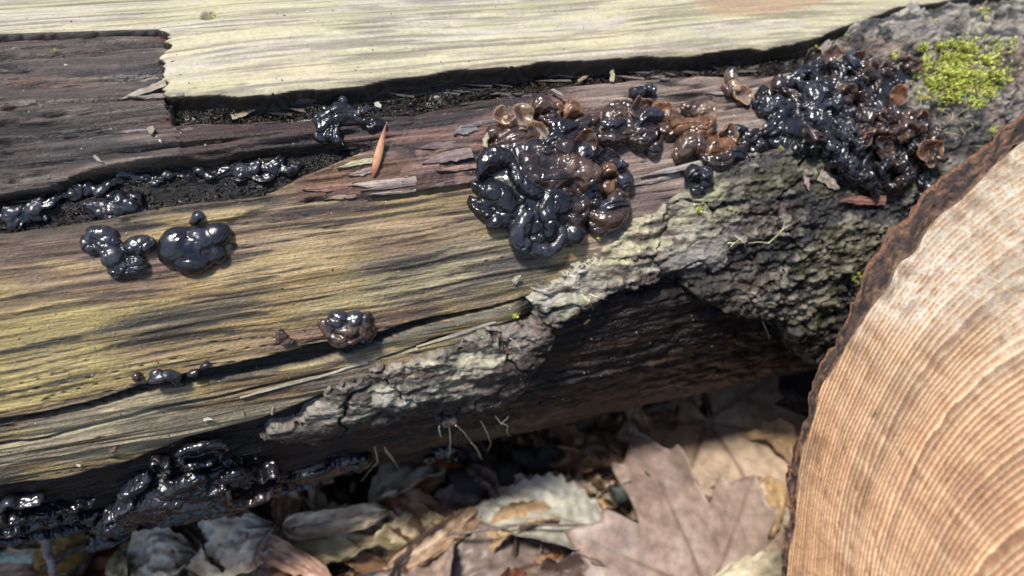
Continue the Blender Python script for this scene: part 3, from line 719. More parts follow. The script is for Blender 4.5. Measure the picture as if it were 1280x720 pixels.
fungus('amber translucent jelly cluster with a curled orange lobe left of the black cluster', 870, 175, [
    yb(250, 250, 40, 'B', 60, 30, 3, .3), yp(245, 215, 42, 'A', 12, cup=.7, tilt=.5, rot=-1.2, nl=3, th=.2), ('s', *Y(235, 215), 11, ([(0, 0), (12, -10), (22, -25), (24, -33)], [9, 11, 10, 7]), 'A'),
    yb(375, 195, 58, 'B', 40, 30, 8, .1), yb(370, 260, 60, 'A', 50, 44, 10, .2), yb(345, 345, 58, 'B', 54, 46, 9), yb(395, 225, 30, 'G', 40, 28, 17, -.6), yb(460, 330, 50, 'A', 40, 40, 12), yp(450, 310, 52, 'A', 14, cup=.6, tilt=.5, rot=.5, nl=5, th=.18),
    yb(420, 350, 30, 'A', 40, 34, 14), yb(500, 290, 44, 'S', 36, 34, 9, .2, .3, .3), yb(510, 370, 46, 'K', 44, 34, 5), yb(450, 380, 56, 'D', 36, 34, 4), yb(555, 300, 34, 'K', 34, 30, 7), yb(605, 325, 26, 'K', 24, 24, 6), yb(580, 350, 22, 'K', 20, 20, 5), yb(300, 350, 18, 'G', 16, 16, 6), yb(530, 335, 24, 'D', 24, 22, 10)])
fungus('small upright amber jelly ear standing alone under the bleached ledge', 918, 115, [
    ('s', *Y(500, 75), 7, ([(0, 4), (-4, -6), (-3, -18), (3, -26)], [7.5, 8, 7, 7]), 'G'), yp(525, 155, 42, 'G', 8, cup=.5, tilt=.4, rot=.4, nl=3, th=.22), yb(497, 78, 22, 'S', 22, 20, 9), yb(490, 125, 22, 'B', 30, 22, 5)])
fungus('pair of small black jelly knobs below the amber cluster', 872, 222, [yb(365, 435, 36, 'K', 34, 30, 5), yb(400, 425, 28, 'S', 34, 26, 6), yb(385, 490, 30, 'K', 22, 20, 3), yb(410, 465, 26, 'K', 24, 24, 4)])
# big dark cluster to the right: many small knobs, amber-lit ears
lob = [yb(780, 260, 170, 'K', 110, 36, 0, 0., .3, .4), yb(1000, 240, 160, 'K', 170, 36, 0, .8, .3, .4), yb(950, 400, 90, 'K', 70, 24, 0, 0., .3, .4), yb(1040, 430, 90, 'D', 60, 20, 0, 0., .3, .4), yb(1130, 300, 110, 'K', 130, 34, 1)]
r4 = random.Random(5)
for zx, zy, r in [(620, 160, 34), (665, 130, 34), (720, 95, 40), (775, 90, 38), (650, 200, 40), (710, 175, 44), (770, 160, 48), (830, 130, 42), (600, 190, 28), (880, 120, 42), (930, 110, 36), (860, 180, 40), (640, 265, 38), (680, 285, 36), (740, 270, 40), (800, 240, 44), (730, 315, 36), (790, 300, 38),
                  (850, 260, 42), (900, 220, 44), (850, 330, 42), (910, 290, 46), (960, 180, 40), (990, 160, 34), (870, 70, 36), (800, 50, 36), (925, 40, 34), (960, 60, 34), (1010, 50, 32), (1060, 60, 30), (1000, 95, 34), (1090, 100, 32), (960, 230, 42), (1010, 200, 34), (1035, 240, 34), (890, 370, 36),
                  (950, 340, 40), (930, 400, 36), (980, 440, 34), (1040, 400, 34), (1000, 480, 30), (1060, 310, 34), (1080, 220, 34), (1130, 260, 34), (1180, 260, 30), (1150, 330, 34), (1210, 300, 28), (1200, 380, 32), (1100, 390, 32), (1130, 430, 30), (1190, 440, 30), (1215, 345, 28), (1100, 460, 28), (1195, 490, 28)]:
    q = r4.random(); lob.append(yb(zx + r4.uniform(-24, 24), zy + r4.uniform(10, 26), r * .75, 'K', r * .7, r * .8, 5, r4.uniform(0, 3), .3, .35)); lob.append(yb(zx, zy, r * r4.uniform(.85, 1.25), 'S' if q < .42 else 'K' if q < .8 else 'D', r * r4.uniform(.7, 1.1), r * .95, 9 + r4.uniform(-2, 5), r4.uniform(0, 3), .24, .3))
for zx, zy, r, m_, ro, tl in [(770, 25, 52, 'D', .2, .7), (840, 20, 40, 'B', -.4, .7), (930, 35, 44, 'B', .3, .8), (985, 90, 60, 'B', .6, .7), (1040, 85, 56, 'B', -.3, .6), (1120, 60, 48, 'A', -.6, .6), (900, 170, 60, 'D', .2, .5), (1085, 160, 44, 'A', -.8, .8), (970, 270, 60, 'B', .2, .5),
                              (1030, 235, 40, 'A', .1, .7), (1055, 310, 62, 'B', -.2, .4), (1070, 370, 50, 'A', 2.6, .4), (1135, 240, 50, 'A', -.4, .7), (1120, 290, 56, 'B', .3, .6), (1190, 345, 60, 'A', -.5, .6), (1020, 330, 56, 'D', .6, .4), (960, 305, 34, 'A', .1, .5), (1210, 390, 46, 'B', -1.2, .6), (1150, 235, 40, 'B', .2, .8)]:
    if r4.random() < .55:
        rr_ = r / 2.909; a0 = r4.uniform(0, 6.28); px_, py_ = Y(zx, zy)
        lob.append(('r', px_, py_, 15, ([(rr_ * .75 * math.cos(a0 + q * .9), rr_ * .55 * math.sin(a0 + q * .9)) for q in range(5)], rr_ * .20, rr_ * .14, rr_ * 1.6, rr_ * .55), 'B' if m_ == 'D' or r4.random() < .5 else m_))
        lob.append(yb(zx, zy, r * .5, 'D', r * .4, r * .5, 11))
    else: lob.append(yp(zx, zy, r * .9, m_, 15, cup=.5, tilt=tl, rot=ro, nl=4, th=.22, ruf=.12))
fungus('big black knobbly jelly cluster with amber-lit ears beside the moss', 1050, 160, lob, fold=.7, wrk=.3)
# left face of the log
X5 = lambda zx, zy: (80 + zx / 5.333, 250 + zy / 5.333)
def xb(zx, zy, r, mat, ry=None, rzz=None, lift=3, rot=0., wr=.14, cr=.10):
    x, y = X5(zx, zy); k = 5.333; return ('b', x, y, lift, (r / k, (ry or r) / k, (rzz or r) / k, rot, wr, cr), mat)
fungus('bluish black jelly fungus shaped like a crooked three-lobed knuckle on the bare wood at left', 148, 313, [
    xb(255, 230, 100, 'S', 72, 62, 4, -.2), xb(180, 290, 66, 'S', 66, 50, 3), xb(300, 300, 90, 'S', 80, 60, 4, -.6), xb(330, 380, 80, 'S', 74, 62, 5, -.9), xb(385, 460, 84, 'S', 66, 56, 4, 0), xb(490, 430, 72, 'S', 66, 56, 4, .3), xb(500, 305, 106, 'S', 62, 60, 5, .05), xb(425, 340, 50, 'K', 40, 40, 2)], fold=.5, wrk=.8)
fungus('round shiny black jelly fungus with one deep seam on the bare wood at left', 245, 312, [
    xb(840, 310, 200, 'K', 140, 95, 2, .1, .06, .05), xb(770, 290, 130, 'K', 115, 80, 5, .3, .05, .05), xb(870, 400, 130, 'K', 100, 80, 5, 0, .06, .05), xb(915, 270, 85, 'S', 95, 78, 7, .5, .06, .04), xb(1010, 240, 110, 'K', 92, 80, 5, .2, .05, .03), xb(1020, 350, 62, 'K', 80, 66, 4, .2, .06, .05), xb(700, 370, 66, 'K', 70, 50, 3, 0, .06, .05)], fold=.25, wrk=.4)
fungus('tiny solitary black jelly bead just above the round black fungus', 247, 270, [xb(890, 110, 46, 'S', 34, 34, 2, 0, .06, .0), xb(870, 140, 40, 'D', 22, 20, 1, 0, .06, 0)])
V7 = lambda zx, zy: (380 + zx / 4, 360 + zy / 4)
def vb(zx, zy, r, mat, ry=None, rzz=None, lift=3, rot=0., wr=.2, cr=.12):
    x, y = V7(zx, zy); return ('b', x, y, lift, (r / 4, (ry or r) / 4, (rzz or r) / 4, rot, wr, cr), mat)
fungus('reddish brown wrinkled jelly knob at the edge of the long crack near the lower middle', 437, 408, [
    vb(210, 190, 110, 'B', 90, 76, 4, 0, .16, .2), vb(165, 150, 56, 'S', 48, 50, 9, .3), vb(250, 145, 62, 'S', 44, 46, 9), vb(290, 190, 46, 'B', 56, 50, 8), vb(190, 240, 66, 'B', 44, 46, 6), vb(330, 210, 32, 'D', 36, 30, 5), vb(310, 250, 40, 'B', 28, 30, 3), vb(140, 210, 40, 'D', 52, 40, 6), vb(225, 195, 44, 'B', 40, 44, 13, .4, .2, .3)])
fungus('tiny pinkish brown jelly bead left of the reddish brown knob', 355, 422, [('b', 352, 420, 2, (7, 8, 6, .2), 'B'), ('b', 359, 426, 2, (8, 6, 6, .2), 'B'), ('b', 351, 415, 3, (5, 5, 5), 'S')])
fungus('row of three small grey brown jelly knobs on the edge of the lowest long crack', 212, 472, [('b', 205, 470, 3, (16, 9, 9, 0.), 'S'), ('b', 196, 466, 4, (8, 7, 7), 'S'), ('b', 222, 472, 3, (10, 8, 7), 'D')])
fungus('two tiny black jelly beads right of the small grey brown knobs', 247, 462, [('b', 242, 465, 2, (9, 5, 6, .2), 'K'), ('b', 256, 456, 2, (8, 4, 5, .3), 'K')])
fungus('single tiny dark jelly bead left of the small grey brown knobs', 172, 470, [('b', 172, 470, 2, (6.5, 6, 6), 'D')])
# in the crevices
U5 = lambda zx, zy: (zx / 5.14, 180 + zy / 5.14)
def crow(label, pts, cx, cy, mats='KKS', sc=1.0):
    L_ = []
    for x, y, r in pts: k_ = r4.uniform(.6, 1.15); L_.append(('b', x + r4.uniform(-3, 3), y + r4.uniform(-3, 3), 2.5, (r * k_ * r4.uniform(1.0, 1.6), r * k_ * r4.uniform(.75, 1.1), r * k_ * .8, r4.uniform(-.6, .6), .30, r4.choice([.1, .1, .3])), r4.choice(mats)))
    fungus(label, cx, cy, L_)
crow('low black jelly mass at the left end of the upper crevice', [(15, 264, 11), (28, 260, 13), (42, 262, 12), (34, 272, 12), (8, 274, 10), (52, 272, 10), (60, 252, 11), (72, 247, 11), (82, 244, 9), (20, 278, 10)], 35, 266)
crow('broad glossy black jelly lump in the upper crevice above the knuckle-shaped fungus', [(128, 262, 18), (150, 255, 20), (165, 262, 18), (140, 270, 16), (158, 246, 12), (172, 250, 12)], 150, 262)
crow('string of small black jelly beads along the upper crevice', [(92, 246, 9), (102, 238, 11), (113, 236, 9), (125, 238, 11), (137, 232, 9), (148, 228, 8), (157, 220, 10), (170, 224, 8), (185, 226, 8), (197, 224, 6), (208, 220, 9), (222, 218, 8), (234, 222, 7), (250, 214, 9), (262, 218, 8)], 160, 230)
crow('string of dull black jelly beads at the right end of the upper crevice', [(280, 214, 11), (294, 210, 10), (306, 216, 12), (320, 208, 11), (335, 214, 12), (346, 207, 10), (360, 212, 12), (375, 208, 9), (330, 222, 9), (300, 222, 9)], 325, 212)
fungus('wet black jelly tuft with upright shiny ridges tucked under the bleached ledge', 425, 152, [
    ('b', 405, 168, 3, (13, 15, 10, .2), 'K'), ('b', 420, 172, 4, (13, 12, 10), 'K'), ('b', 425, 150, 3, (26, 18, 11, .1), 'K'), ('s', 402, 138, 9, ([(0, 0), (7, -7), (13, -10)], [3.5, 4.5, 4]), 'K'), ('s', 415, 140, 9, ([(0, 0), (2, -10), (8, -22)], [4, 4, 4]), 'S'), ('s', 428, 126, 10, ([(0, 0), (0, -12), (4, -26), (6, -34)], [5, 6, 5.5, 4]), 'S'),
    ('s', 440, 138, 9, ([(0, 0), (2, -12), (0, -24)], [4, 5, 4]), 'K'), ('s', 446, 150, 9, ([(0, 0), (8, 8), (14, 10), (10, 3)], [4, 4.5, 4, 3]), 'S'), ('b', 400, 152, 4, (10, 10, 9), 'K'), ('b', 470, 158, 3, (12, 9, 8), 'K')])

# ruffled black curtain under the left end
def rp(x, y, r, m_, lift=8, **k): return ('p', x, y, lift, dict(r=r, **k), m_)
A7 = lambda zx, zy: (100 + zx / 3.368, 520 + zy / 3.368)
def ap(zx, zy, r, m_='K', lift=9, rot=0., tilt=.2, **k):
    x, y = A7(zx, zy); d = dict(r=r / 3.368, cup=.45, ruf=.10, nl=4, th=.24, asym=.25); k.pop('nl', 0); k.pop('ruf', 0); d.update(k); d['rot'] = rot; d['tilt'] = tilt
    return ('p', x, y, lift, d, m_)
def asg(pts, rad, m_='K', lift=14):
    x, y = A7(*pts[0][:2]); return ('s', x, y, lift, ([((p[0] - pts[0][0]) / 3.368, -(p[1] - pts[0][1]) / 3.368, p[2] if len(p) > 2 else 0) for p in pts], [q / 3.368 for q in rad]), m_)
def abl(zx, zy, r, m_='K', ry=None, lift=4, rot=0.):
    x, y = A7(zx, zy); return ('b', x, y, lift, (r / 3.368, (ry or r) / 3.368, r * .6 / 3.368, rot, .25, .3), m_)
def arb(pts, rad=11, amp=16, lam=95, high=42, m_='K', lift=12):
    x, y = A7(*pts[0][:2]); return ('r', x, y, lift, ([((p[0] - pts[0][0]) / 3.368, -(p[1] - pts[0][1]) / 3.368) for p in pts], rad * .85 / 3.368, amp * 1.3 / 3.368, lam * 1.5 / 3.368, high / 3.368), m_)
fungus('large ruffled glossy black jelly curtain hanging under the lower left of the log', 235, 600, [
    abl(450, 260, 230, 'K', 110, 2, .1), abl(280, 340, 160, 'K', 110, 1, .5), abl(620, 310, 150, 'K', 80, 1), abl(150, 430, 130, 'K', 90, 0, .4), abl(420, 390, 120, 'K', 60, 0), abl(560, 360, 130, 'K', 60, 0),
    arb([(410, 150), (440, 95), (520, 80), (590, 110), (600, 150)], 10, 8, 70, 46, 'K', 16), arb([(290, 180), (340, 130), (380, 150), (370, 190)], 10, 8, 60, 40, 'K', 14), arb([(420, 140), (480, 165), (560, 160)], 16, 8, 100, 44, 'K', 18),
    asg([(330, 270), (400, 220), (470, 165), (545, 180)], [26, 34, 38, 28], 'K', 24), asg([(350, 300), (430, 262), (520, 275), (585, 235)], [24, 28, 30, 24], 'D', 28), asg([(585, 205), (640, 155), (685, 190), (668, 255)], [26, 30, 32, 24], 'K', 24),
    asg([(600, 250), (598, 320), (650, 365), (735, 372), (775, 335)], [26, 32, 34, 30, 22], 'D', 26), asg([(400, 120), (440, 95), (520, 82), (590, 108), (604, 150)], [13, 17, 19, 17, 12], 'K', 20), asg([(290, 200), (235, 255), (170, 295), (178, 345)], [22, 26, 26, 18], 'S', 20),
    asg([(185, 350), (150, 395), (100, 425), (95, 450), (160, 440)], [20, 27, 24, 18, 14], 'S', 22), asg([(705, 260), (760, 215), (820, 225), (800, 300), (745, 330)], [20, 26, 24, 24, 18], 'K', 20), asg([(300, 320), (270, 380), (300, 420)], [24, 28, 22], 'K', 12), asg([(450, 320), (440, 380), (480, 410)], [26, 30, 22], 'K', 14),
    asg([(530, 310), (540, 370), (600, 400)], [24, 28, 22], 'K', 12), asg([(60, 490), (110, 470), (170, 490)], [24, 28, 20], 'K', 9), asg([(20, 540), (90, 530), (150, 510)], [22, 24, 18], 'K', 5),
    arb([(600, 210), (590, 270), (620, 330), (680, 370), (750, 365), (775, 330)], 17, 10, 120, 54, 'D', 24), arb([(650, 200), (680, 260), (720, 240), (800, 215), (825, 260), (780, 320)], 11, 9, 60, 44, 'K', 16), arb([(700, 250), (740, 300), (790, 290)], 10, 8, 50, 36, 'S', 16),
    arb([(640, 280), (700, 330), (760, 300)], 12, 10, 70, 40, 'K', 16), arb([(300, 190), (250, 240), (200, 270), (160, 300), (180, 350)], 11, 8, 70, 40, 'S', 14), arb([(190, 280), (190, 340), (150, 370), (95, 400), (90, 440), (150, 440)], 14, 9, 80, 44, 'S', 18),
    arb([(270, 290), (240, 350), (260, 420)], 12, 10, 70, 36, 'K', 10), arb([(330, 300), (350, 370), (330, 430)], 12, 10, 70, 36, 'K', 10), arb([(420, 290), (440, 360), (420, 430)], 13, 12, 80, 36, 'K', 12), arb([(500, 290), (520, 350), (480, 390)], 13, 12, 80, 36, 'K', 12),
    arb([(560, 290), (570, 350), (630, 390), (700, 395)], 12, 10, 70, 36, 'K', 10), arb([(200, 380), (170, 440), (200, 480)], 12, 10, 70, 34, 'K', 8), arb([(20, 480), (90, 460), (150, 480), (200, 450)], 12, 12, 70, 36, 'K', 8), arb([(20, 530), (80, 520), (130, 540), (180, 500)], 11, 12, 60, 32, 'K', 4),
    arb([(380, 330), (400, 400), (450, 420)], 12, 10, 60, 32, 'K', 8), ap(770, 265, 62, 'S', 16, -.3, .1), ap(500, 118, 62, 'K', 14, 0., .4), ap(140, 400, 50, 'S', 18, .6, .1), ap(650, 330, 48, 'B', 20, .3, .2)], vox=.00024, fold=.25, wrk=1.0)
def brb(x, y, pts, rad=3.4, amp=4, lam=22, high=11, m_='K', lift=5): return ('r', x, y, lift, (pts, rad, amp, lam, high), m_)
fungus('matt blue black folded jelly sheet at the very left under the log', 60, 640, [
    ('b', 40, 640, 0, (60, 26, 12, .1), 'K'), ('b', 100, 655, 0, (40, 24, 11, .2), 'K'), brb(-10, 625, [(0, 0), (20, 4), (44, 0), (60, -8)], 4.5, 3, 30, 12, 'S', 9), brb(-10, 645, [(0, 0), (25, -4), (55, -4), (90, -10), (120, -4)], m_='K'), brb(-10, 660, [(0, 0), (25, 0), (60, -3), (100, -8), (130, -6)]),
    brb(0, 672, [(0, 0), (30, -2), (70, -2), (110, 2)]), brb(80, 628, [(0, 0), (3, -14), (-2, -30)]), brb(60, 636, [(0, 0), (2, -12), (-2, -28)]), brb(104, 640, [(0, 0), (2, -14), (10, -28)]), brb(30, 634, [(0, 0), (-3, -12), (2, -28)])], vox=.00026, fold=.2, wrk=.8)
fungus('smaller pleated black jelly fans under the log right of the large ruffled curtain', 405, 590, [
    ('b', 400, 586, 1, (56, 26, 14, .15), 'K')] + [('b', 350 + i * 13.5 + 3 * math.sin(i * 2.1), 603 - i * 4.4 + 4 * math.cos(i * 1.7), 6, (8 + 2 * math.sin(i * 1.9), 17 + 4 * math.cos(i * 1.3), 10, .25 * math.sin(i * 2.7), .2, .25), 'K' if i % 3 else 'S') for i in range(9)] + [
    brb(412, 572, [(0, 0), (14, 6), (30, 4), (42, -4)], 2.6, 2, 12, 8, 'S', 8), brb(368, 600, [(0, 0), (12, 6), (22, 4)], 2.6, 2, 12, 8, 'S', 8)], vox=.00024, fold=.1, wrk=.5)
fungus('small black jelly scrap hanging under the middle of the log by the pale rootlets', 557, 563, [('b', 553, 562, 3, (16, 11, 8, .2), 'K'), rp(566, 562, 12, 'K', 5, nl=5, ruf=.25, tilt=0.), ('b', 536, 572, 2, (8, 8, 6), 'K'), ('s', 548, 556, 6, ([(0, 0), (8, -5), (18, -3)], [4, 4, 3]), 'S')])

# ================================================================== sawn log at the right
nf = np.array([-.46, .40, .79]); nf /= np.linalg.norm(nf)
cf = float(nf @ (ray(1130, 450) * .165))
def on_face(x, y):
    r = ray(x, y); return r * (cf / (r @ nf))[..., None]
ux = np.array([1., 0, 0]); ux -= nf * (ux @ nf); ux /= np.linalg.norm(ux); uy = np.cross(nf, ux)
PC = on_face(np.array(1330.), np.array(1130.))
OUT = np.array([(975, 722), (986, 640), (992, 560), (1010, 500), (1020, 455), (1040, 425), (1060, 378), (1078, 345), (1098, 318), (1112, 288), (1136, 272), (1150, 240), (1180, 218), (1206, 196), (1235, 172), (1282, 135), (1360, 95), (1480, 90), (1600, 160), (1700, 300), (1760, 480), (1780, 700), (1730, 920),
                (1620, 1120), (1450, 1260), (1270, 1290), (1120, 1220), (1030, 1080), (985, 940), (972, 820)], float)
po = on_face(OUT[:, 0], OUT[:, 1]) - PC; ox, oy = po @ ux, po @ uy
oa = np.unwrap(np.arctan2(oy, ox)); orr = np.hypot(ox, oy)
o_ = np.argsort(oa); oa, orr = oa[o_], orr[o_]
def r_out(a):
    a = (a - oa[0]) % (2 * np.pi) + oa[0]
    return np.interp(a, np.append(oa, oa[0] + 2 * np.pi), np.append(orr, orr[0]))
m_ = 720
ang = np.linspace(0, 2 * np.pi, m_, endpoint=False)
ro = r_out(ang)
for _ in range(2): ro = (np.roll(ro, 1) + ro * 2 + np.roll(ro, -1)) / 4
ca, sa = np.cos(ang), np.sin(ang)
ragged = fb(ca * 34, sa * 34, 5, 70, .65) * .0026 + fb(ca * 120, sa * 120, 2, 170) * .0009 + fb(ca * 9, sa * 9, 2, 71) * .0010 - np.maximum(0, fb(ca * 17, sa * 17, 3, 171)) * .0022
# bark thickness in metres round the rim, thin at the lower left, thick at the top
pxf = .165 / FPX
aa = np.arctan2(*( (lambda q: (q @ uy, q @ ux))(on_face(np.array([980., 1000., 1040., 1090., 1150., 1230., 1300.]), np.array([700., 560., 425., 335., 242., 176., 130.])) - PC)))
aa = aa % (2 * np.pi); bt = np.array([11, 18, 31, 46, 55, 56, 56]) * pxf
oo = np.argsort(aa); btk = np.interp(ang, aa[oo], bt[oo]) * (1 + .25 * fb(ca * 14, sa * 14, 3, 72))
rw = ro - btk
rs = ro.copy()
for _ in range(90): rs = (np.roll(rs, 1) + rs * 2 + np.roll(rs, -1)) / 4
sawn_loc = W((PC - nf * .1)[None])[0]
sawn = thing('sawn_log', sawn_loc, 'pale sawn log end with fine growth rings and thin dark bark in the right foreground', 'log')
def face_pt(r, a_c, a_s, h): return PC + (r * a_c)[..., None] * ux + (r * a_s)[..., None] * uy + h[..., None] * nf
nk = 240
kk_ = np.concatenate([[0.0], np.linspace(.03, 1, nk - 1)])
K_, A_ = np.meshgrid(kk_, ang, indexing='ij')
RR = K_ * rw[None]; CA, SA = np.cos(A_), np.sin(A_)
X_, Y_ = RR * CA, RR * SA
ringR = (RR / (rs[None] * K_ + rs[None] * (1 - K_))) * 82 + fb(CA * 1.2 + K_ * 2, SA * 1.2, 3, 73) * 1.1 + .9 * fb(K_ * 20, K_ * 0, 2, 74) + .04 * fb(X_ / .002, Y_ / .002, 2, 79)
# saw scores: shallow parallel grooves across the lower left, and a few drying checks
scd = np.array([.50, .866]); sc_ = X_ * scd[1] + Y_ * scd[0]
score = fb(sc_ / .0011, (X_ * scd[0] - Y_ * scd[1]) / .06, 3, 75)
pxx, pyy = to_px(face_pt(RR, CA, SA, RR * 0))
mlow = sm(-(pxx - (1010 + (pyy - 520) * .40)) , -60, 10) * sm(pyy, 480, 560)
hf = score * .00014 * (.35 + 1.2 * mlow) + fb(X_ / .012, Y_ / .012, 3, 76) * .0006 + fb(X_ / .0015, Y_ / .0015, 3, 77) * .00012
chk = np.zeros_like(pxx)
for (x0, y0), (x1, y1), wpx in (((1085, 512), (1215, 680), 1.5), ((1030, 480), (1110, 730), 1.1), ((1150, 540), (1245, 640), .9), ((1200, 478), (1262, 545), 1.1), ((1040, 640), (1095, 735), .9), ((1010, 520), (1050, 700), .9)):
    ex, ey = x1 - x0, y1 - y0; Ln = math.hypot(ex, ey)
    t = ((pxx - x0) * ex + (pyy - y0) * ey) / Ln ** 2; d = ((pxx - x0) * ey - (pyy - y0) * ex) / Ln + 2.5 * n2(t * 9, t * 0, 78)
    chk = np.maximum(chk, np.exp(-(d / wpx) ** 2) * sm(t, 0, .1) * sm(-t, -1, -.8) * sm(n2(t * 13, t * 0, 80), -.7, .1))
hf = hf - chk * .0009
tone = np.zeros(K_.shape + (3,), np.float32); tone[:] = (.88, .85, .76)
big = fb(X_ / .010, Y_ / .010, 4, 81); sml = fb(X_ / .003, Y_ / .003, 4, 82)
tone = mixc(tone, (.95, .72, .46), sm(-pxx, -1110, -985) * .85)
tone = mixc(tone, (.86, .72, .56), sm(pyy, 430, 600) * .7)
tone = mixc(tone, (1.05, 1.03, .98), sm(-np.hypot((pxx - 1170) / 75, (pyy - 360) / 120) + big * .5, -1, -.4))
tone = mixc(tone, (.45, .40, .32), sm(sml + big * .5, .0, .3) * sm(K_, .90, .99) * .8)
tone = mixc(tone, (.55, .40, .28), sm(sml, .12, .32) * .45)
for x, y, r in ((1092, 518, 4), (1254, 424, 4), (1185, 600, 2.5), (1048, 616, 2.5), (1232, 500, 2)):
    tone = mixc(tone, (.12, .09, .07), np.exp(-((pxx - x) ** 2 + (pyy - y) ** 2) / r ** 2))
tone = tone * (1 + .34 * n2(np.floor(ringR + .1) * 1.73, ringR * 0, 177) + .14 * n2(ringR / 6, ringR * 0, 178))[..., None]
str2 = fb(sc_ / .0016, (X_ * scd[0] - Y_ * scd[1]) / .03, 3, 175); str3 = fb(sc_ / .0045, (X_ * scd[0] - Y_ * scd[1]) / .08, 3, 176); tone = mixc(tone, (1.12, 1.08, 1.0), sm(str3, .10, .36) * .6); tone = mixc(tone, (1.05, 1.0, .92), sm(str2, .15, .40) * .5); tone = mixc(tone, (.5, .36, .26), sm(-str2, .2, .45) * .35)
tone = mixc(tone, (.3, .2, .15), chk * .8)
pale = sm(-pyy + big * 120, -470, -330)         # washed-out furry zone near the top
mE, nt, b = newmat('end_grain'); L = nt.links
at = N(nt, 'ShaderNodeAttribute', attribute_name='ring'); ac = N(nt, 'ShaderNodeAttribute', attribute_name='col'); aw = N(nt, 'ShaderNodeAttribute', attribute_name='st'); ap_ = N(nt, 'ShaderNodeAttribute', attribute_name='wet')
nz = N(nt, 'ShaderNodeTexNoise', i_Scale=1., i_Detail=4.); L.new(vec_scale(nt, aw.outputs['Vector'], (1500., 1500., 1500.)), nz.inputs['Vector'])
nb_ = N(nt, 'ShaderNodeTexNoise', i_Scale=1., i_Detail=5., i_Roughness=.7); L.new(vec_scale(nt, aw.outputs['Vector'], (420., 420., 420.)), nb_.inputs['Vector'])
ad = N(nt, 'ShaderNodeMath', operation='MULTIPLY_ADD'); L.new(nz.outputs[0], ad.inputs[0]); ad.inputs[1].default_value = .16; L.new(at.outputs['Fac'], ad.inputs[2])
fr = N(nt, 'ShaderNodeMath', operation='FRACT'); L.new(ad.outputs[0], fr.inputs[0])
rp_ = ramp(nt, [(0, (.24, .125, .070)), (.16, (.56, .44, .30)), (.34, (.48, .34, .215)), (.58, (.33, .185, .105)), (1, (.24, .13, .075))]); L.new(fr.outputs[0], rp_.inputs[0])
rpb = ramp(nt, [(.35, 0.), (.62, 1.)]); L.new(nb_.outputs[0], rpb.inputs[0])
mp = N(nt, 'ShaderNodeMath', operation='MULTIPLY'); L.new(rpb.outputs[0], mp.inputs[0]); L.new(ap_.outputs['Fac'], mp.inputs[1])
mx = N(nt, 'ShaderNodeMix', data_type='RGBA'); L.new(mp.outputs[0], mx.inputs[0]); L.new(rp_.outputs[0], mx.inputs[6]); mx.inputs[7].default_value = (.47, .43, .37, 1)
rn = ramp(nt, [(.3, .72), (.6, 1.1)]); L.new(nz.outputs[0], rn.inputs[0])
L.new(mul_col(nt, mul_col(nt, mx.outputs[2], ac.outputs['Color']), rn.outputs[0]), b.inputs['Base Color'])
hr = ramp(nt, [(0, .0), (.12, 1.), (.5, .7), (1, .0)]); L.new(fr.outputs[0], hr.inputs[0])
hs = N(nt, 'ShaderNodeMath', operation='MULTIPLY_ADD'); L.new(nz.outputs[0], hs.inputs[0]); hs.inputs[1].default_value = 1.6; L.new(hr.outputs[0], hs.inputs[2])
bp = N(nt, 'ShaderNodeBump', i_Strength=.42, i_Distance=.00035); L.new(hs.outputs[0], bp.inputs['Height']); L.new(bp.outputs[0], b.inputs['Normal'])
b.inputs['Roughness'].default_value = .7
Vf = face_pt(RR, CA, SA, hf)
link_mesh('end_grain', W(Vf.reshape(-1, 3)), grid_faces(nk, m_, wrap_v=True), mE, sawn, attrs={'ring': ringR.reshape(-1), 'col': tone.reshape(-1, 3), 'st': np.stack([X_, Y_, 0 * X_], -1).reshape(-1, 3), 'wet': pale.reshape(-1)})
# bark: cross-section band, rim and rugged side
rows = []; colr = []; strows = []
band = 12
for i in range(band + 1):
    t = i / band; r = rw + (ro + ragged - rw) * t
    hgt_ = np.where(t < 1, -.0004 + fb(ca * r / .0009, sa * r / .0009, 4, 83, .7) * .0026 - .0003 * t, -.0006)
    rows.append(face_pt(r, ca, sa, hgt_ * np.ones_like(ang))); 
    c = np.tile(np.array([.060, .034, .025], np.float32), (m_, 1)); c = mixc(c, (.018, .012, .010), sm(fb(ca * r / .0016, sa * r / .0016, 3, 84), -.1, .15)); c = mixc(c, (.20, .11, .065), sm(fb(ca * r / .0011, sa * r / .0011, 3, 184), .2, .4) * .8)
    if i <= 1: c = mixc(c, (.22, .13, .08), np.full(m_, .5))
    if i >= band - 1: c = mixc(c, (.22, .10, .05), np.full(m_, .7))
    colr.append(c); strows.append(np.stack([ca * r, sa * r, 0 * r], -1))
for j in range(1, 90):
    dz = .20 * (j / 89) ** 1.5
    r = ro + ragged * max(0, 1 - j / 20) + (fb(ca * 8, sa * 8 + dz * 60, 4, 85) * .004 + np.abs(fb(ca * 22, sa * 22 + dz * 30, 3, 86)) * .003) * min(1, j / 10) 
    rows.append(face_pt(r, ca, sa, np.full(m_, -.0006 - dz)))
    c = np.tile(np.array([.17, .075, .042], np.float32), (m_, 1)); c = mixc(c, (.06, .04, .032), sm(fb(ca * 10 + dz * 40, sa * 10, 3, 87), -.05, .25)); c = mixc(c, (.30, .19, .12), sm(fb(ca * 24, sa * 24 + dz * 80, 3, 88), .15, .35) * .6)
    colr.append(c); strows.append(np.stack([ca * r, sa * r, np.full(m_, dz)], -1))
VB_ = np.concatenate(rows)
link_mesh('bark', W(VB_), grid_faces(band + 90, m_, wrap_v=True), wood_material('red_brown_bark', streak=(1300., 1300., 1300.), lo=.35, hi=2.0, bump=1.0), sawn,
          attrs={'col': np.concatenate(colr), 'st': np.concatenate(strows), 'wet': np.full(len(VB_), .15)})
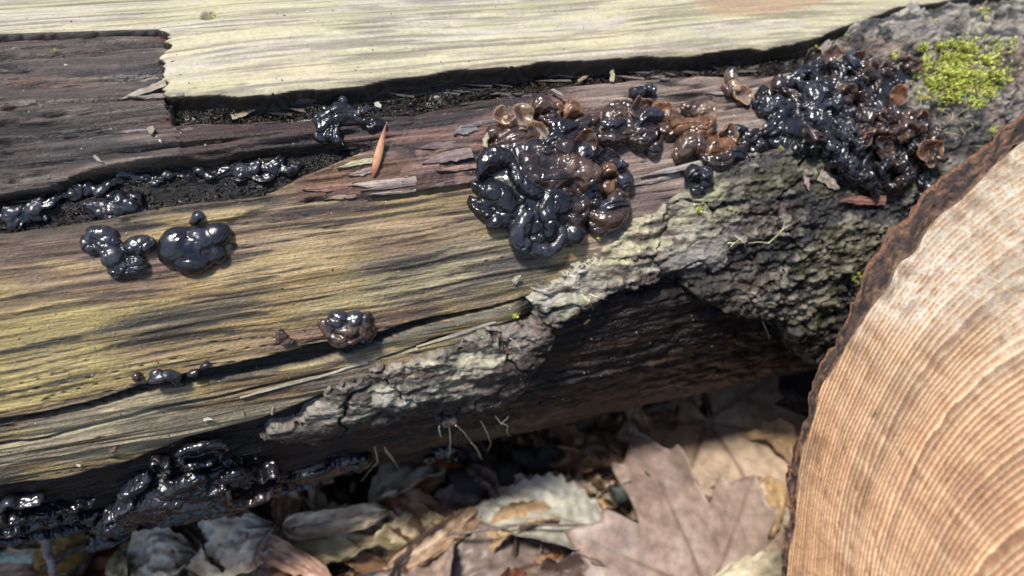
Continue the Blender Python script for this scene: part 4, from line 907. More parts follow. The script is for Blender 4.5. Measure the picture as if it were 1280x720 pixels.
link_mesh('wood_body', W(np.vstack([rows[-1], (PC - nf * .2)[None]])), np.stack([(np.arange(m_) + 1) % m_, np.arange(m_), np.full(m_, m_)], -1), mE, sawn,
          attrs={'ring': np.append(np.full(m_, 70.), 0), 'col': np.ones((m_ + 1, 3)), 'st': np.zeros((m_ + 1, 3)), 'wet': np.zeros(m_ + 1)})

# ================================================================== ground and litter
def soil_h(x, y): return fb(x / .05, y / .05, 4, 90) * .010 + fb(x / .008, y / .008, 3, 91) * .0025
gx = np.concatenate([-np.geomspace(12, .7, 26), np.linspace(-.65, .75, 330), np.geomspace(.8, 12, 26)])
gy = np.concatenate([-np.geomspace(12, .4, 26), np.linspace(-.35, .75, 260), np.geomspace(.8, 12, 26)])
GX, GY = np.meshgrid(gx, gy, indexing='ij'); GZ = soil_h(GX, GY) - .004
gc = np.zeros(GX.shape + (3,), np.float32); gc[:] = (.045, .030, .020); gc = mixc(gc, (.10, .06, .035), sm(fb(GX / .012, GY / .012, 4, 92), 0, .3) * .8); gc = mixc(gc, (.018, .013, .010), sm(fb(GX / .02, GY / .02, 4, 93), 0, .3))
MS = wood_material('leaf_mould_soil', streak=(700., 700., 700.), lo=.5, hi=1.6, bump=.8)
gr = link_mesh('ground', np.stack([GX, GY, GZ], -1).reshape(-1, 3), grid_faces(len(gx), len(gy)), MS, attrs={'col': gc.reshape(-1, 3), 'st': np.stack([GX, GY, GZ], -1).reshape(-1, 3), 'wet': np.full(GX.size, .3)})
tag(gr, 'dark leaf mould soil under the log and the litter', kind='structure')
def gpt(x, y, z=0.0):
    r = ray(x, y) @ M.T; t = (z - CAM_H) / r[2]; return CAMLOC + r * t
up_img = gpt(600, 560) - gpt(600, 660); ANG0 = math.atan2(up_img[1], up_img[0])     # picture-up direction on the ground
GPX = np.linalg.norm(gpt(601, 640) - gpt(600, 640))

mLf, nt, b = newmat('dead_leaf'); L = nt.links
ac = N(nt, 'ShaderNodeAttribute', attribute_name='col'); aw = N(nt, 'ShaderNodeAttribute', attribute_name='st')
nz = N(nt, 'ShaderNodeTexNoise', i_Scale=1., i_Detail=5.); L.new(vec_scale(nt, aw.outputs['Vector'], (260., 260., 260.)), nz.inputs['Vector'])
rn = ramp(nt, [(.3, .65), (.65, 1.2)]); L.new(nz.outputs[0], rn.inputs[0]); L.new(mul_col(nt, ac.outputs['Color'], rn.outputs[0]), b.inputs['Base Color'])
bp = N(nt, 'ShaderNodeBump', i_Strength=.4, i_Distance=.0006); L.new(nz.outputs[0], bp.inputs['Height']); L.new(bp.outputs[0], b.inputs['Normal'])
b.inputs['Roughness'].default_value = .48
def rot3(yaw, pitch, roll):
    cy, sy, cp, sp_, cr, sr = math.cos(yaw), math.sin(yaw), math.cos(pitch), math.sin(pitch), math.cos(roll), math.sin(roll)
    return np.array([[cy, -sy, 0], [sy, cy, 0], [0, 0, 1]]) @ np.array([[cp, 0, sp_], [0, 1, 0], [-sp_, 0, cp]]) @ np.array([[1, 0, 0], [0, cr, -sr], [0, sr, cr]])
def solid(top, nu, nv, t):
    bot = top.copy(); bot[:, 2] -= t
    n = len(top); F = grid_faces(nu, nv)
    rim = np.concatenate([np.arange(nv), np.arange(1, nu) * nv + nv - 1, (nu - 1) * nv + np.arange(nv - 2, -1, -1), np.arange(nu - 2, 0, -1) * nv])
    r2_ = np.roll(rim, -1)
    return np.vstack([top, bot]), np.vstack([F, F[:, ::-1] + n, np.stack([rim, rim + n, r2_ + n, r2_], -1)])
def oval_leaf(Ln, Wd, col, vein, roll=.8, bend=.5, ribs=9, crump=.12, seed=0, rib=.02, res=(46, 30), spot=.3):
    nu, nv = res
    u = np.linspace(0, 1, nu); v = np.linspace(-1, 1, nv); U, Vv = np.meshgrid(u, v, indexing='ij')
    wdt = np.sin(np.pi * U ** .82) ** .75 * (1 + .10 * n2(U * 14 + seed, np.sign(Vv) * 2.3, 101) * np.abs(Vv) + .06 * np.sin(U * ribs * 2 * np.pi) * np.abs(Vv)) + .012
    y = Vv * wdt * Wd / 2; x = (U - .5) * Ln - np.abs(Vv) * wdt * Ln * -.04
    rb = np.abs(((U * ribs - np.abs(Vv) * 1.3) % 1) - .5) * 2
    z = rib * Ln * (rb - .5) * .5 * sm(np.abs(Vv), .02, .2) + Ln * .02 * np.exp(-(Vv / .06) ** 2)
    z = z + crump * Ln * (fb(U * 2.6 + seed, Vv * 1.6 + seed * 2.1, 3, 95) + .30 * fb(U * 8 + seed, Vv * 5, 3, 195))
    a = roll * y / (Wd / 2); yy = np.where(abs(roll) > .01, np.sin(a) / max(abs(roll), .01) * (Wd / 2) * np.sign(roll), y); z = z + (1 - np.cos(a)) / max(abs(roll), .01) * (Wd / 2)
    bb = bend * (U - .5) * 2; x2 = np.sin(bb) / max(abs(bend), .01) * Ln / 2 * np.sign(bend if bend else 1); z = z - (1 - np.cos(bb)) / max(abs(bend), .01) * Ln / 2 * np.sign(bend if bend else 1)
    P = np.stack([x2, yy, z], -1).reshape(-1, 3)
    c = np.zeros(U.shape + (3,), np.float32); c[:] = col
    vm = np.maximum(np.exp(-(Vv / .05) ** 2), np.exp(-((rb - 1) / .10) ** 2) * .7)
    c = mixc(c, vein, vm * .8); c = mixc(c, np.array(col) * .35, sm(fb(U * 5 + seed, Vv * 4, 3, 96), .12, .35) * spot)
    V, F = solid(P, nu, nv, .0004)
    return V, F, np.vstack([c.reshape(-1, 3)] * 2)
def maple_leaf(R, col, vein, seed=0, crump=.05, lobes=((0, 1.0), (.85, .82), (-.85, .82), (1.75, .5), (-1.75, .5)), dark=None):
    na, nr = 220, 26
    a = np.linspace(-2.75, 2.75, na)
    o = np.full(na, .20)
    for la, ll in lobes:
        d = np.abs(a - la); pk = np.clip(1 - d / .60, 0, 1)
        sh = ll * (.40 + .60 * pk ** 1.15) * (d < .60)
        sh = sh + ll * .13 * (np.exp(-((d - .27) / .06) ** 2)); o = np.maximum(o, sh)
    o = o * (1 + .03 * n2(a * 9 + seed, a * 0, 97)); 
    s = np.linspace(0, 1, nr); S_, A2 = np.meshgrid(s, a, indexing='ij'); r = S_ * o[None] * R
    x = r * np.cos(A2); y = r * np.sin(A2)
    vm = np.zeros_like(x); z = fb(x / R * 2 + seed, y / R * 2, 3, 98) * crump * R
    for la, ll in lobes:
        dx, dy = np.cos(la), np.sin(la); along = x * dx + y * dy; per = np.abs(-x * dy + y * dx)
        m = np.exp(-(per / (R * .010 * (1.5 - np.clip(along / R, 0, 1)))) ** 2) * (along > 0) * (along < ll * R * .93); vm = np.maximum(vm, m)
        z = z + np.exp(-(per / (R * .07)) ** 2) * (along > 0) * -.018 * R
        ph = ((along / R * 7) - per / R * 5) % 1
        vm = np.maximum(vm, .45 * np.exp(-((ph - .5) / .09) ** 2) * (per < .3 * R) * (along > .05 * R) * (np.abs(np.arctan2(-x * dy + y * dx, along)) < .42))
    z = z + .12 * R * (S_ * o[None]) ** 2 * n2(A2 * 1.4 + seed, A2 * 0, 99)
    c = np.zeros(x.shape + (3,), np.float32); c[:] = col
    if dark is not None: c = mixc(c, dark, sm(fb(x / R * 2.2 + seed, y / R * 2.2, 3, 100), -.05, .3) * .7)
    c = mixc(c, vein, vm * .75)
    V, F = solid(np.stack([x, y, z], -1).reshape(-1, 3), nr, na, .0004)
    return V, F, np.vstack([c.reshape(-1, 3)] * 2)
def stalk(pts, rad, m=7):
    pts = np.array(pts, float); k = len(pts); R = np.linspace(rad, rad * .6, k) if not hasattr(rad, '__len__') else np.array(rad)
    T_ = np.gradient(pts, axis=0); T_ /= np.linalg.norm(T_, axis=1)[:, None] + 1e-12
    ref = np.array([.31, .2, .93]); B_ = np.cross(T_, ref); B_ /= np.linalg.norm(B_, axis=1)[:, None] + 1e-9; N_ = np.cross(B_, T_)
    ph = np.linspace(0, 2 * np.pi, m, endpoint=False)
    V = (pts[:, None] + (B_[:, None] * np.cos(ph)[None, :, None] + N_[:, None] * np.sin(ph)[None, :, None]) * R[:, None, None]).reshape(-1, 3)
    F = grid_faces(k, m, wrap_v=True)
    V = np.vstack([V, pts[0], pts[-1]]); n = k * m; j = np.arange(m)
    c1_ = np.stack([(j + 1) % m, j, np.full(m, n), np.full(m, n)], -1); c2_ = np.stack([(k - 1) * m + j, (k - 1) * m + (j + 1) % m, np.full(m, n + 1), np.full(m, n + 1)], -1)
    return V, [tuple(int(x) for x in f) for f in F] + [tuple(int(x) for x in f[:3]) for f in c1_] + [tuple(int(x) for x in f[:3]) for f in c2_]
def lay_leaf(name, V, F, c, px, z, yaw_deg, pitch=0, roll=0, label=None, group=None, parent=None, petiole=None):
    """yaw measured in the picture: 0 = pointing right, 90 = pointing up"""
    loc = gpt(px[0], px[1], z)
    R = rot3(ANG0 - math.pi / 2 + math.radians(yaw_deg), pitch, roll)
    Wv = V @ R.T + loc
    if petiole is None:
        o = link_mesh(name, Wv, F, mLf, attrs={'col': c, 'st': V + 3.7 * px[0] * .001}, loc=loc)
        return tag(o, label, 'leaf', group)
    root = thing(name, loc, label, 'leaf', group)
    link_mesh('blade', Wv, F, mLf, root, attrs={'col': c, 'st': V})
    pv, pf = stalk(petiole, .0011); pv = pv @ R.T + loc
    link_mesh('petiole', pv, pf, mLf, root, attrs={'col': np.tile(np.array([.10, .05, .04]), (len(pv), 1)), 'st': pv})
    return root
G = GPX
CRM, TAN, OLV, RED, ORG, PNK, GRY, BRN, PUR = (.60, .50, .36), (.42, .28, .15), (.33, .27, .14), (.17, .055, .03), (.45, .19, .07), (.45, .27, .18), (.38, .32, .24), (.18, .10, .055), (.28, .20, .165)
pet = lambda R_, s=1: [(0, 0, .001), (-.15 * R_, .02 * R_, .004), (-.4 * R_, .06 * R_ * s, .008), (-.7 * R_, .03 * R_, .006)]
V, F, c = maple_leaf(265 * G, (.37, .275, .195), (.09, .05, .04), seed=3.1, dark=(.24, .17, .12))
lay_leaf('maple_leaf', V, F, c, (888, 520), .022, -68, .04, .0, 'largest tan maple leaf with dark branching veins lying between log and sawn end', 'large maple leaves in the litter', petiole=pet(.08))
V, F, c = maple_leaf(205 * G, (.27, .195, .155), (.11, .065, .05), seed=8.4, dark=(.18, .125, .105), crump=.07)
lay_leaf('maple_leaf', V, F, c, (888, 742), .030, 108, -.05, .0, 'purplish grey maple leaf in front of the largest tan maple leaf at the bottom', 'large maple leaves in the litter', petiole=pet(.06))
V, F, c = maple_leaf(150 * G, (.50, .40, .26), (.25, .14, .09), seed=5.7, dark=(.36, .25, .17))
lay_leaf('maple_leaf', V, F, c, (985, 730), .018, 100, .0, .2, 'light tan maple leaf half hidden behind the left edge of the sawn end', 'large maple leaves in the litter', petiole=pet(.05, -1))
heroes = [
    # label, px, len, wid, yaw, z, colour, vein, roll, bend, ribs, crump, pitch, rollang
    ('cream white crumpled leaf, brightest of the litter, below the ruffled black fungus', (288, 686), 120, 74, 20, .024, (.66, .60, .49), (.40, .30, .20), .9, .9, 8, .30, -.2, .2),
    ('small cream leaf with a dark hole left of the brightest crumpled leaf', (200, 694), 82, 56, 8, .022, (.60, .53, .42), (.36, .26, .16), 1.2, .9, 7, .30, .1, .2),
    ('dark red brown glossy leaf under the left black fungus', (118, 706), 150, 74, 12, .014, RED, (.25, .09, .05), 1.1, .5, 8, .08, .0, -.3),
    ('yellow orange leaf with green edge behind the grey twig at bottom left', (80, 690), 62, 44, 40, .022, (.48, .27, .07), (.3, .2, .05), .6, .5, 6, .1, .2, .1),
    ('pale pinkish leaf rim in the bottom left corner', (20, 716), 110, 50, 10, .018, (.50, .30, .20), (.3, .15, .1), .9, .4, 7, .1, .0, .3),
    ('pinkish tan folded leaf right of the brightest crumpled leaf', (362, 696), 104, 36, -28, .024, PNK, (.3, .14, .1), 1.5, .3, 8, .08, 0, .5),
    ('olive tan rolled leaf under the log below the pleated fans', (440, 676), 150, 74, 6, .018, (.34, .28, .16), (.20, .15, .08), 1.5, .4, 9, .14, 0, -.2),
    ('bright cream leaf edge just above the olive tan rolled leaf', (420, 650), 120, 46, 10, .030, (.62, .50, .37), (.36, .26, .16), 1.9, .5, 7, .16, 0, .5),
    ('red brown curled leaf beneath the log left of the rootlets', (492, 618), 90, 44, 75, .016, (.20, .075, .04), (.3, .12, .06), 1.5, .5, 7, .14, 0, .3),
    ('bright orange leaf showing under the log beside the small black scrap', (545, 600), 100, 46, 30, .010, (.50, .20, .08), (.5, .3, .15), .6, .5, 7, .1, 0, .1),
    ('pale grey strongly ribbed leaf at bottom centre', (682, 646), 176, 84, 168, .024, (.42, .40, .33), (.20, .15, .12), .8, .35, 12, .05, .05, .25),
    ('pinkish leaf tip behind the pale ribbed leaf', (640, 612), 100, 34, 160, .020, (.42, .28, .25), (.25, .15, .12), .9, .3, 7, .08, 0, .2),
    ('grey brown leaf in front of the pale ribbed leaf', (640, 702), 190, 88, 20, .018, (.235, .18, .15), (.14, .09, .08), .6, .6, 9, .08, .1, -.2),
    ('narrow brown curled leaf with a light rim left of the ribbed leaf', (548, 672), 130, 44, 35, .022, (.32, .20, .12), (.5, .4, .3), 1.7, .4, 8, .08, 0, .4),
    ('grey furrowed leaf at bottom left of the grey brown leaf', (525, 712), 120, 60, 55, .018, (.33, .27, .22), (.2, .13, .1), 1.1, .6, 6, .12, 0, .3),
    ('grey green leaf fold below the pale ribbed leaf', (730, 690), 120, 60, -30, .010, (.24, .22, .17), (.14, .1, .08), .8, .4, 8, .1, 0, .1),
    ('tan rolled leaf at the bottom left of the purplish maple leaf', (770, 716), 90, 40, 15, .006, TAN, (.3, .2, .1), 1.2, .5, 8, .1, 0, .1),
    ('dark red leaf low between cream leaf and olive rolled leaf', (395, 706), 110, 56, 5, .008, (.13, .045, .03), (.2, .08, .05), .8, .5, 8, .1, 0, .1),
    ('cream leaf sliver at the bottom beside the sawn end', (955, 714), 120, 34, 12, .034, (.58, .50, .33), (.4, .3, .2), .5, .3, 6, .05, 0, .1),
    ('tan leaf behind the ruffled black fungus above the bright crumpled leaf', (225, 662), 90, 50, -5, .010, (.45, .40, .36), (.3, .2, .15), .8, .4, 7, .1, 0, 0.),
    ('pale leaf under the ruffled black fungus right side', (330, 642), 90, 46, 12, .010, (.50, .42, .33), (.35, .25, .18), .9, .4, 7, .12, 0, 0.),
]
for k, (lab, px, ln, wd, yaw, z, co, ve, ro_, be, ri, cr, pi_, rl) in enumerate(heroes):
    co = tuple(q * .8 for q in co)
    V, F, c = oval_leaf(ln * G, wd * G * 1.15, co, ve, ro_, be, ri, cr, k * 1.9 + .3)
    lay_leaf('fallen_leaf', V, F, c, px, z, yaw, pi_, rl, lab, 'dead leaves in the litter under the log')
r5 = random.Random(21)
pal = [BRN, RED, TAN, OLV, GRY, PUR, (.12, .07, .04), (.48, .37, .24), (.28, .15, .08), (.08, .05, .04)]
cn = ['dark brown', 'red brown', 'tan', 'olive', 'grey', 'purplish', 'blackish brown', 'cream', 'chestnut', 'almost black']
LM = [(60, 'below the matt black jelly sheet'), (170, 'by the yellow orange leaf'), (290, 'around the brightest crumpled leaf'), (400, 'below the pleated black fans'), (500, 'by the olive tan rolled leaf'), (600, 'below the pale rootlets'), (700, 'around the pale ribbed leaf'), (800, 'by the wood slivers'), (900, 'under the tan maple leaf'), (1400, 'against the bark of the sawn log')]
def leaf_label(x, y, ln, cname, k):
    where = next(t for q, t in LM if x < q)
    row = 'close under the log' if y < 585 else 'midway down' if y < 665 else 'near the bottom'
    return '%s %s leaf %s, %s' % ('tiny' if ln < 70 else 'small' if ln < 100 else 'medium', cname, where, row)
for k in range(230):
    ix = r5.randrange(len(pal)); x = r5.uniform(-150, 1150); y = r5.uniform(500, 760)
    zone = ('under the left end of the log' if x < 330 else 'under the middle of the log' if x < 680 else 'around the big maple leaves')
    ln = r5.uniform(45, 130)
    V, F, c = oval_leaf(ln * G, ln * r5.uniform(.4, .62) * G, pal[ix], tuple(q * .5 for q in pal[ix]) if r5.random() < .5 else tuple(min(.6, q * 1.6) for q in pal[ix]), r5.uniform(.5, 2.2) * r5.choice([1, 1, -1]), r5.uniform(.2, 1.2), r5.randint(6, 10), r5.uniform(.08, .26), k * .77, rib=.03, res=(30, 20))
    lay_leaf('fallen_leaf', V, F, c, (x, y), r5.uniform(.002, .024), r5.uniform(0, 360), r5.uniform(-.45, .45), r5.uniform(-.6, .6), leaf_label(x, y, ln, cn[ix], k), 'loose dead leaves scattered in the litter')

# crumbs: many small bits merged (nobody could count them)
def scatter_bits(name, centres, sizes, cols, mat, kind_label, parent=None, lv=0, flat=.5, ori=None):
    v0, f0 = ICO[lv]; n = len(centres)
    q = rng.normal(size=(n, 3, 3)); q, _ = np.linalg.qr(q)
    sc = np.stack([sizes * rng.uniform(.6, 1.8, n), sizes * rng.uniform(.5, 1, n), sizes * rng.uniform(.25, .7, n) * flat * 2], -1)
    loc = v0[None] * (1 + rng.uniform(-.3, .3, (n, len(v0), 1))) * sc[:, None, :]
    V = np.einsum('nij,nvj->nvi', q, loc) + centres[:, None, :]
    F = (f0[None] + (np.arange(n) * len(v0))[:, None, None]).reshape(-1, 3)
    o = link_mesh(name, V.reshape(-1, 3), F, mat, parent, smooth=False, attrs={'col': np.repeat(cols, len(v0), 0), 'st': V.reshape(-1, 3), 'wet': np.full(n * len(v0), .2)})
    return tag(o, kind_label, kind='stuff')
nC = 2600
cxy = np.stack([rng.uniform(-60, 1080, nC), rng.uniform(500, 800, nC)], -1)
dense = rng.random(nC) < .35; cxy[dense] = np.stack([rng.normal(735, 38, dense.sum()), rng.normal(578, 24, dense.sum())], -1)
cp = np.array([gpt(x, y, 0) for x, y in cxy]); cp[:, 2] = soil_h(cp[:, 0], cp[:, 1]) + rng.uniform(0, .008, nC)
ccol = np.array([(.10, .06, .04), (.36, .24, .14), (.50, .38, .24), (.06, .045, .035), (.22, .12, .07)])[rng.integers(0, 5, nC)]
ccol[dense] = np.array([(.52, .38, .24), (.34, .18, .10), (.60, .50, .38), (.16, .09, .06)])[rng.integers(0, 4, dense.sum())]
scatter_bits('litter_crumbs', cp, rng.uniform(.0008, .0030, nC), ccol, MS, 'brown and cream bark crumbs and sawdust between the dead leaves', lv=1)
def stick(label, pts, rad, col, cat='stick', grp='sticks and chips in the litter', name='stick', mat=None, z=None):
    P = [gpt(x, y, zz) for x, y, zz in pts]; P = np.array(P)
    t = np.linspace(0, len(P) - 1, 14); Q = np.stack([np.interp(t, np.arange(len(P)), P[:, i]) for i in range(3)], -1) + rng.normal(size=(14, 3)) * rad * .25
    v, f = stalk(Q, rad, 8); o = link_mesh(name, v, f, mat or MS, attrs={'col': np.tile(col, (len(v), 1)), 'st': v, 'wet': np.zeros(len(v))}, loc=P[0]); return tag(o, label, cat, grp)
stick('dark thick piece of wet wood lying behind the ribbed leaf under the log', [(545, 628, .008), (610, 596, .014), (690, 560, .016)], .0085, (.022, .018, .016))
stick('pale pinkish wood sliver, leftmost of three under the log', [(722, 552, .016), (752, 580, .018)], .0022, (.45, .33, .27))
stick('pale pinkish wood sliver, middle of three under the log', [(742, 545, .020), (775, 573, .020)], .0024, (.48, .36, .30))
stick('pale wood sliver, rightmost of three under the log', [(790, 532, .022), (800, 556, .022)], .0022, (.50, .40, .33))
stick('small dark stub of wood between lobes of the tan maple leaf', [(768, 612, .028), (812, 596, .030)], .0045, (.05, .055, .05))
stick('thin upright grey twig with a purple bud at bottom left', [(54, 672, .036), (62, 700, .034), (74, 735, .030)], .0016, (.34, .27, .27), name='twig')
stick('pale green lichen covered stick in the bottom left corner', [(-20, 700, .020), (30, 694, .020), (60, 690, .020)], .0030, (.42, .46, .36))
stick('long grey twig crossing the ribbed leaf', [(560, 668, .030), (660, 655, .034), (760, 658, .028)], .0007, (.16, .12, .10), name='twig')

# ================================================================== small things lying on the log
MPL = wood_material('plant_scrap', streak=(900., 900., 900.), lo=.75, hi=1.25, bump=.2)
def on_log(pts):
    """polyline (x, y, lift px) -> world points"""
    out = []
    for x, y, l in pts:
        P, A, px = frame(x, y); out.append(W((P + A[2] * l * px)[None])[0])
    return np.array(out)
def dens(P, n=16):
    t = np.linspace(0, len(P) - 1, n); k = np.arange(len(P)); Q = np.stack([np.interp(t, k, P[:, i]) for i in range(3)], -1)
    Q[1:-1] = (Q[:-2] + 2 * Q[1:-1] + Q[2:]) / 4; return Q
def strand(name, label, cat, pts, rad, col, group=None, wig=.3, parent=None, m=6):
    if col is PALE: pts = [(p[0], p[1], p[2] + 6) for p in pts]; rad = rad * .85
    Q = dens(on_log(pts)); r = rad * PXM; Q = Q + rng.normal(size=Q.shape) * r * wig
    v, f = stalk(Q, np.linspace(r, r * .28, len(Q)), m)
    o = link_mesh(name, v, f, MPL, parent, attrs={'col': np.tile(col, (len(v), 1)), 'st': v, 'wet': np.full(len(v), .3)}, loc=None if parent else Q[0])
    return tag(o, label, cat, group) if label else o
PALE = (.66, .62, .38)
RG = 'pale thin rootlets hanging under the bark'
rootlets = [
    ('thick forked pale rootlet, longest of those hanging under the bark', [[(566, 520, 8), (576, 524, 12), (585, 536, 12), (594, 548, 10), (598, 559, 8)], [(584, 536, 12), (590, 540, 13), (599, 556, 12)]], 1.3),
    ('bent pale rootlet right of the longest one', [[(597, 514, 8), (603, 522, 11), (608, 534, 11), (610, 540, 10), (606, 550, 8)]], 1.1),
    ('straight pale rootlet with a blunt tip left of the longest one', [[(558, 519, 8), (559, 535, 11), (559, 546, 10), (558, 559, 8)]], 1.2),
    ('very short pale rootlet, leftmost above the straight one', [[(545, 522, 8), (547, 530, 11), (549, 534, 8)]], 1.4),
    ('curly branched pale rootlet at the ragged corner of the bark', [[(615, 508, 8), (622, 514, 12), (630, 516, 12), (629, 526, 11), (634, 533, 8)], [(622, 514, 12), (632, 506, 10)]], 1.2),
    ('forked thin rootlet between the pleated fans and the longest rootlet', [[(478, 548, 6), (488, 558, 9), (494, 569, 9), (500, 577, 7)], [(479, 552, 6), (490, 564, 8)]], .9),
    ('greenish thin rootlet beside the pleated fans', [[(466, 548, 6), (470, 563, 9), (458, 576, 8), (450, 591, 5)]], .8),
    ('pale strand on the bark edge above the dark hollow, left of two', [[(722, 364, 4), (732, 372, 8), (737, 382, 6)], [(730, 372, 7), (734, 366, 5)]], 1.0),
    ('pale strand on the bark edge above the dark hollow, right of two', [[(733, 364, 4), (743, 367, 8), (754, 370, 6)]], 1.1),
    ('dry curved fibre arching over the bark below the crack', [[(634, 418, 3), (640, 420, 9), (646, 430, 9), (650, 440, 4)]], .7),
    ('thin yellow strand hanging from dark bark left of the sawn end', [[(948, 396, 3), (951, 404, 8), (955, 415, 6)]], 1.0),
    ('branched dry stem lying on dark wet bark above the hollow', [[(955, 302, 3), (963, 292, 8), (970, 282, 9), (974, 273, 6)], [(966, 287, 9), (977, 280, 7)], [(955, 302, 4), (940, 300, 6), (930, 302, 4)]], 1.0),
    ('tangled dry fibres on the bark left of the branched stem', [[(908, 306, 3), (918, 296, 8), (925, 292, 6)], [(904, 302, 4), (915, 301, 8), (928, 300, 4)], [(912, 292, 4), (922, 300, 8), (926, 308, 4)]], .9),
]
for lab, strs, rd in rootlets:
    P0 = on_log([strs[0][0]])[0]
    if len(strs) == 1: strand('rootlet', lab, 'root', strs[0], rd, PALE, RG)
    else:
        rt = thing('rootlet', P0, lab, 'root', RG)
        for q in strs: strand('strand', None, None, q, rd, PALE, parent=rt)
for k in range(16):
    x = r5.uniform(1125, 1215); y = r5.uniform(120, 185); a = r5.uniform(0, 6.28); l = r5.uniform(14, 30)
    strand('dry_stem', 'thin dry straw coloured stem, one of the tangle below the moss cushion', 'stem', [(x, y, 5), (x + math.cos(a) * l / 2, y + math.sin(a) * l / 2, 14), (x + math.cos(a) * l, y + math.sin(a) * l, 6)], .8, (.34, .27, .17), 'dry stems tangled below the moss')
# reddish bud scale standing in the crack
def spindle(name, label, cat, a, b, wpx, col, tip=None, lift=(4, 12), group=None, flat=.45):
    P = on_log([(a[0], a[1], lift[0]), (b[0], b[1], lift[1])]); ax = P[1] - P[0]; Ln = np.linalg.norm(ax); ax = ax / Ln
    side = np.cross(ax, W(np.array([[0, 0, 0]]))[0] - P[0]); side /= np.linalg.norm(side); nn = np.cross(side, ax)
    nu_, nv_ = 26, 12; u = np.linspace(0, 1, nu_); ph = np.linspace(0, 2 * np.pi, nv_, endpoint=False)
    r = (np.sin(np.pi * u ** .7) ** .8 + .03) * wpx * PXM
    V = P[0] + ax * (u * Ln)[:, None, None] + side * (r[:, None] * np.cos(ph))[..., None] + nn * (r[:, None] * flat * np.sin(ph) + .2 * wpx * PXM * np.sin(u * 3)[:, None])[..., None]
    V = V.reshape(-1, 3); c = np.tile(np.array(col, np.float32), (len(V), 1)); 
    if tip: c = mixc(c, tip, np.repeat(sm(np.abs(u - .45), .05, .5), nv_))
    o = link_mesh(name, V, grid_faces(nu_, nv_, wrap_v=True), MPL, attrs={'col': c, 'st': V, 'wet': np.full(len(V), .3)}, loc=P[0]); return tag(o, label, cat, group)
spindle('bud_scale', 'pointed reddish brown bud scale standing up in the splintered crack', 'bud scale', (466, 222), (481, 166), 5.2, (.46, .24, .13), (.20, .06, .05), (3, 26))
# broken splinters along the splintered step: parts of the log
def splinter(a, b, wpx, col, thick=2.5, lift=(1, 6), name='splinter', parent=None, label=None, cat=None, group=None):
    P = on_log([(a[0], a[1], lift[0]), (b[0], b[1], lift[1])]); ax = P[1] - P[0]; Ln = np.linalg.norm(ax); ax /= Ln
    _, A, px = frame(*a); nrm = M @ A[2]; side = np.cross(nrm, ax); side /= np.linalg.norm(side)
    n = 12; u = np.linspace(0, 1, n); jag = rng.uniform(.75, 1.15, (n, 2)); w_ = wpx * PXM * .5 * np.clip(np.minimum(1, (1 - u) * 2.2 + .08), 0, 1)
    wo = (rng.normal(size=n) * .06).cumsum() * wpx * PXM
    top = np.stack([P[0] + ax * (u * Ln)[:, None] + side * (w_ * jag[:, 0] + wo)[:, None], P[0] + ax * (u * Ln)[:, None] + side * (wo)[:, None] + nrm * thick * PXM * .5, P[0] + ax * (u * Ln)[:, None] + side * (-w_ * jag[:, 1] + wo)[:, None], P[0] + ax * (u * Ln)[:, None] + side * (-w_ * jag[:, 1] * .9 + wo)[:, None] - nrm * thick * PXM, P[0] + ax * (u * Ln)[:, None] + side * (w_ * jag[:, 0] * .9 + wo)[:, None] - nrm * thick * PXM], 1)
    V = top.reshape(-1, 3); F = [tuple(int(i) for i in f) for f in grid_faces(n, 5, wrap_v=True)] + [(4, 3, 2, 1, 0), tuple((n - 1) * 5 + i for i in range(5))]
    S_ = u[:, None] * Ln + np.zeros((n, 5)); T_ = np.tile(np.arange(5) * wpx * PXM * .4, (n, 1))
    o = link_mesh(name, V, F, MW, parent, smooth=False, attrs={'col': np.clip(np.tile(np.mean(col) + (np.array(col) - np.mean(col)) * .62, (len(V), 1)) * rng.uniform(.8, 1.2, (len(V), 1)), 0, 1), 'st': np.stack([S_ + P[0][0], T_, 0 * T_], -1).reshape(-1, 3), 'wet': np.full(len(V), .2)}, loc=None if parent else P[0])
    return tag(o, label, cat, group) if label else o
for a, b, w_, c_ in [((466, 199), (421, 211), 7, (.42, .40, .17)), ((470, 212), (436, 222), 9, (.30, .19, .15)), ((520, 222), (434, 233), 10, (.44, .31, .24)), ((520, 229), (450, 240), 6, (.22, .15, .13)), ((440, 232), (378, 240), 9, (.30, .12, .07)), ((520, 238), (455, 243), 4, (.36, .28, .23)),
                     ((590, 190), (528, 206), 16, (.26, .16, .14)), ((600, 205), (545, 214), 8, (.34, .15, .11)), ((596, 178), (520, 188), 12, (.20, .11, .10)), ((445, 244), (405, 250), 6, (.34, .20, .12)), ((600, 222), (530, 236), 7, (.16, .11, .10)), ((595, 158), (566, 168), 14, (.20, .185, .18)), ((620, 150), (575, 160), 8, (.15, .13, .13)),
                     ((230, 118), (160, 124), 7, (.20, .16, .13)), ((207, 103), (152, 126), 11, (.34, .25, .17)), ((198, 98), (174, 104), 7, (.36, .24, .19)), ((214, 143), (120, 165), 7, (.24, .22, .19)), ((222, 150), (80, 172), 5, (.18, .15, .13)), ((210, 160), (130, 168), 4, (.22, .19, .17)), ((950, 152), (880, 166), 8, (.34, .27, .23)), ((900, 200), (800, 222), 9, (.36, .30, .25)), ((850, 218), (782, 232), 6, (.30, .22, .18)), ((960, 112), (880, 120), 9, (.38, .30, .25)),
                     ((460, 452), (390, 470), 5, (.40, .34, .24)), ((420, 466), (300, 496), 5, (.36, .31, .2)), ((240, 505), (90, 538), 5, (.40, .35, .22)), ((620, 402), (520, 432), 6, (.38, .32, .22))]:
    splinter(a, b, w_, c_, parent=fallen, lift=(.5, 3))
CH = 'loose wood chips and scraps caught on the log'
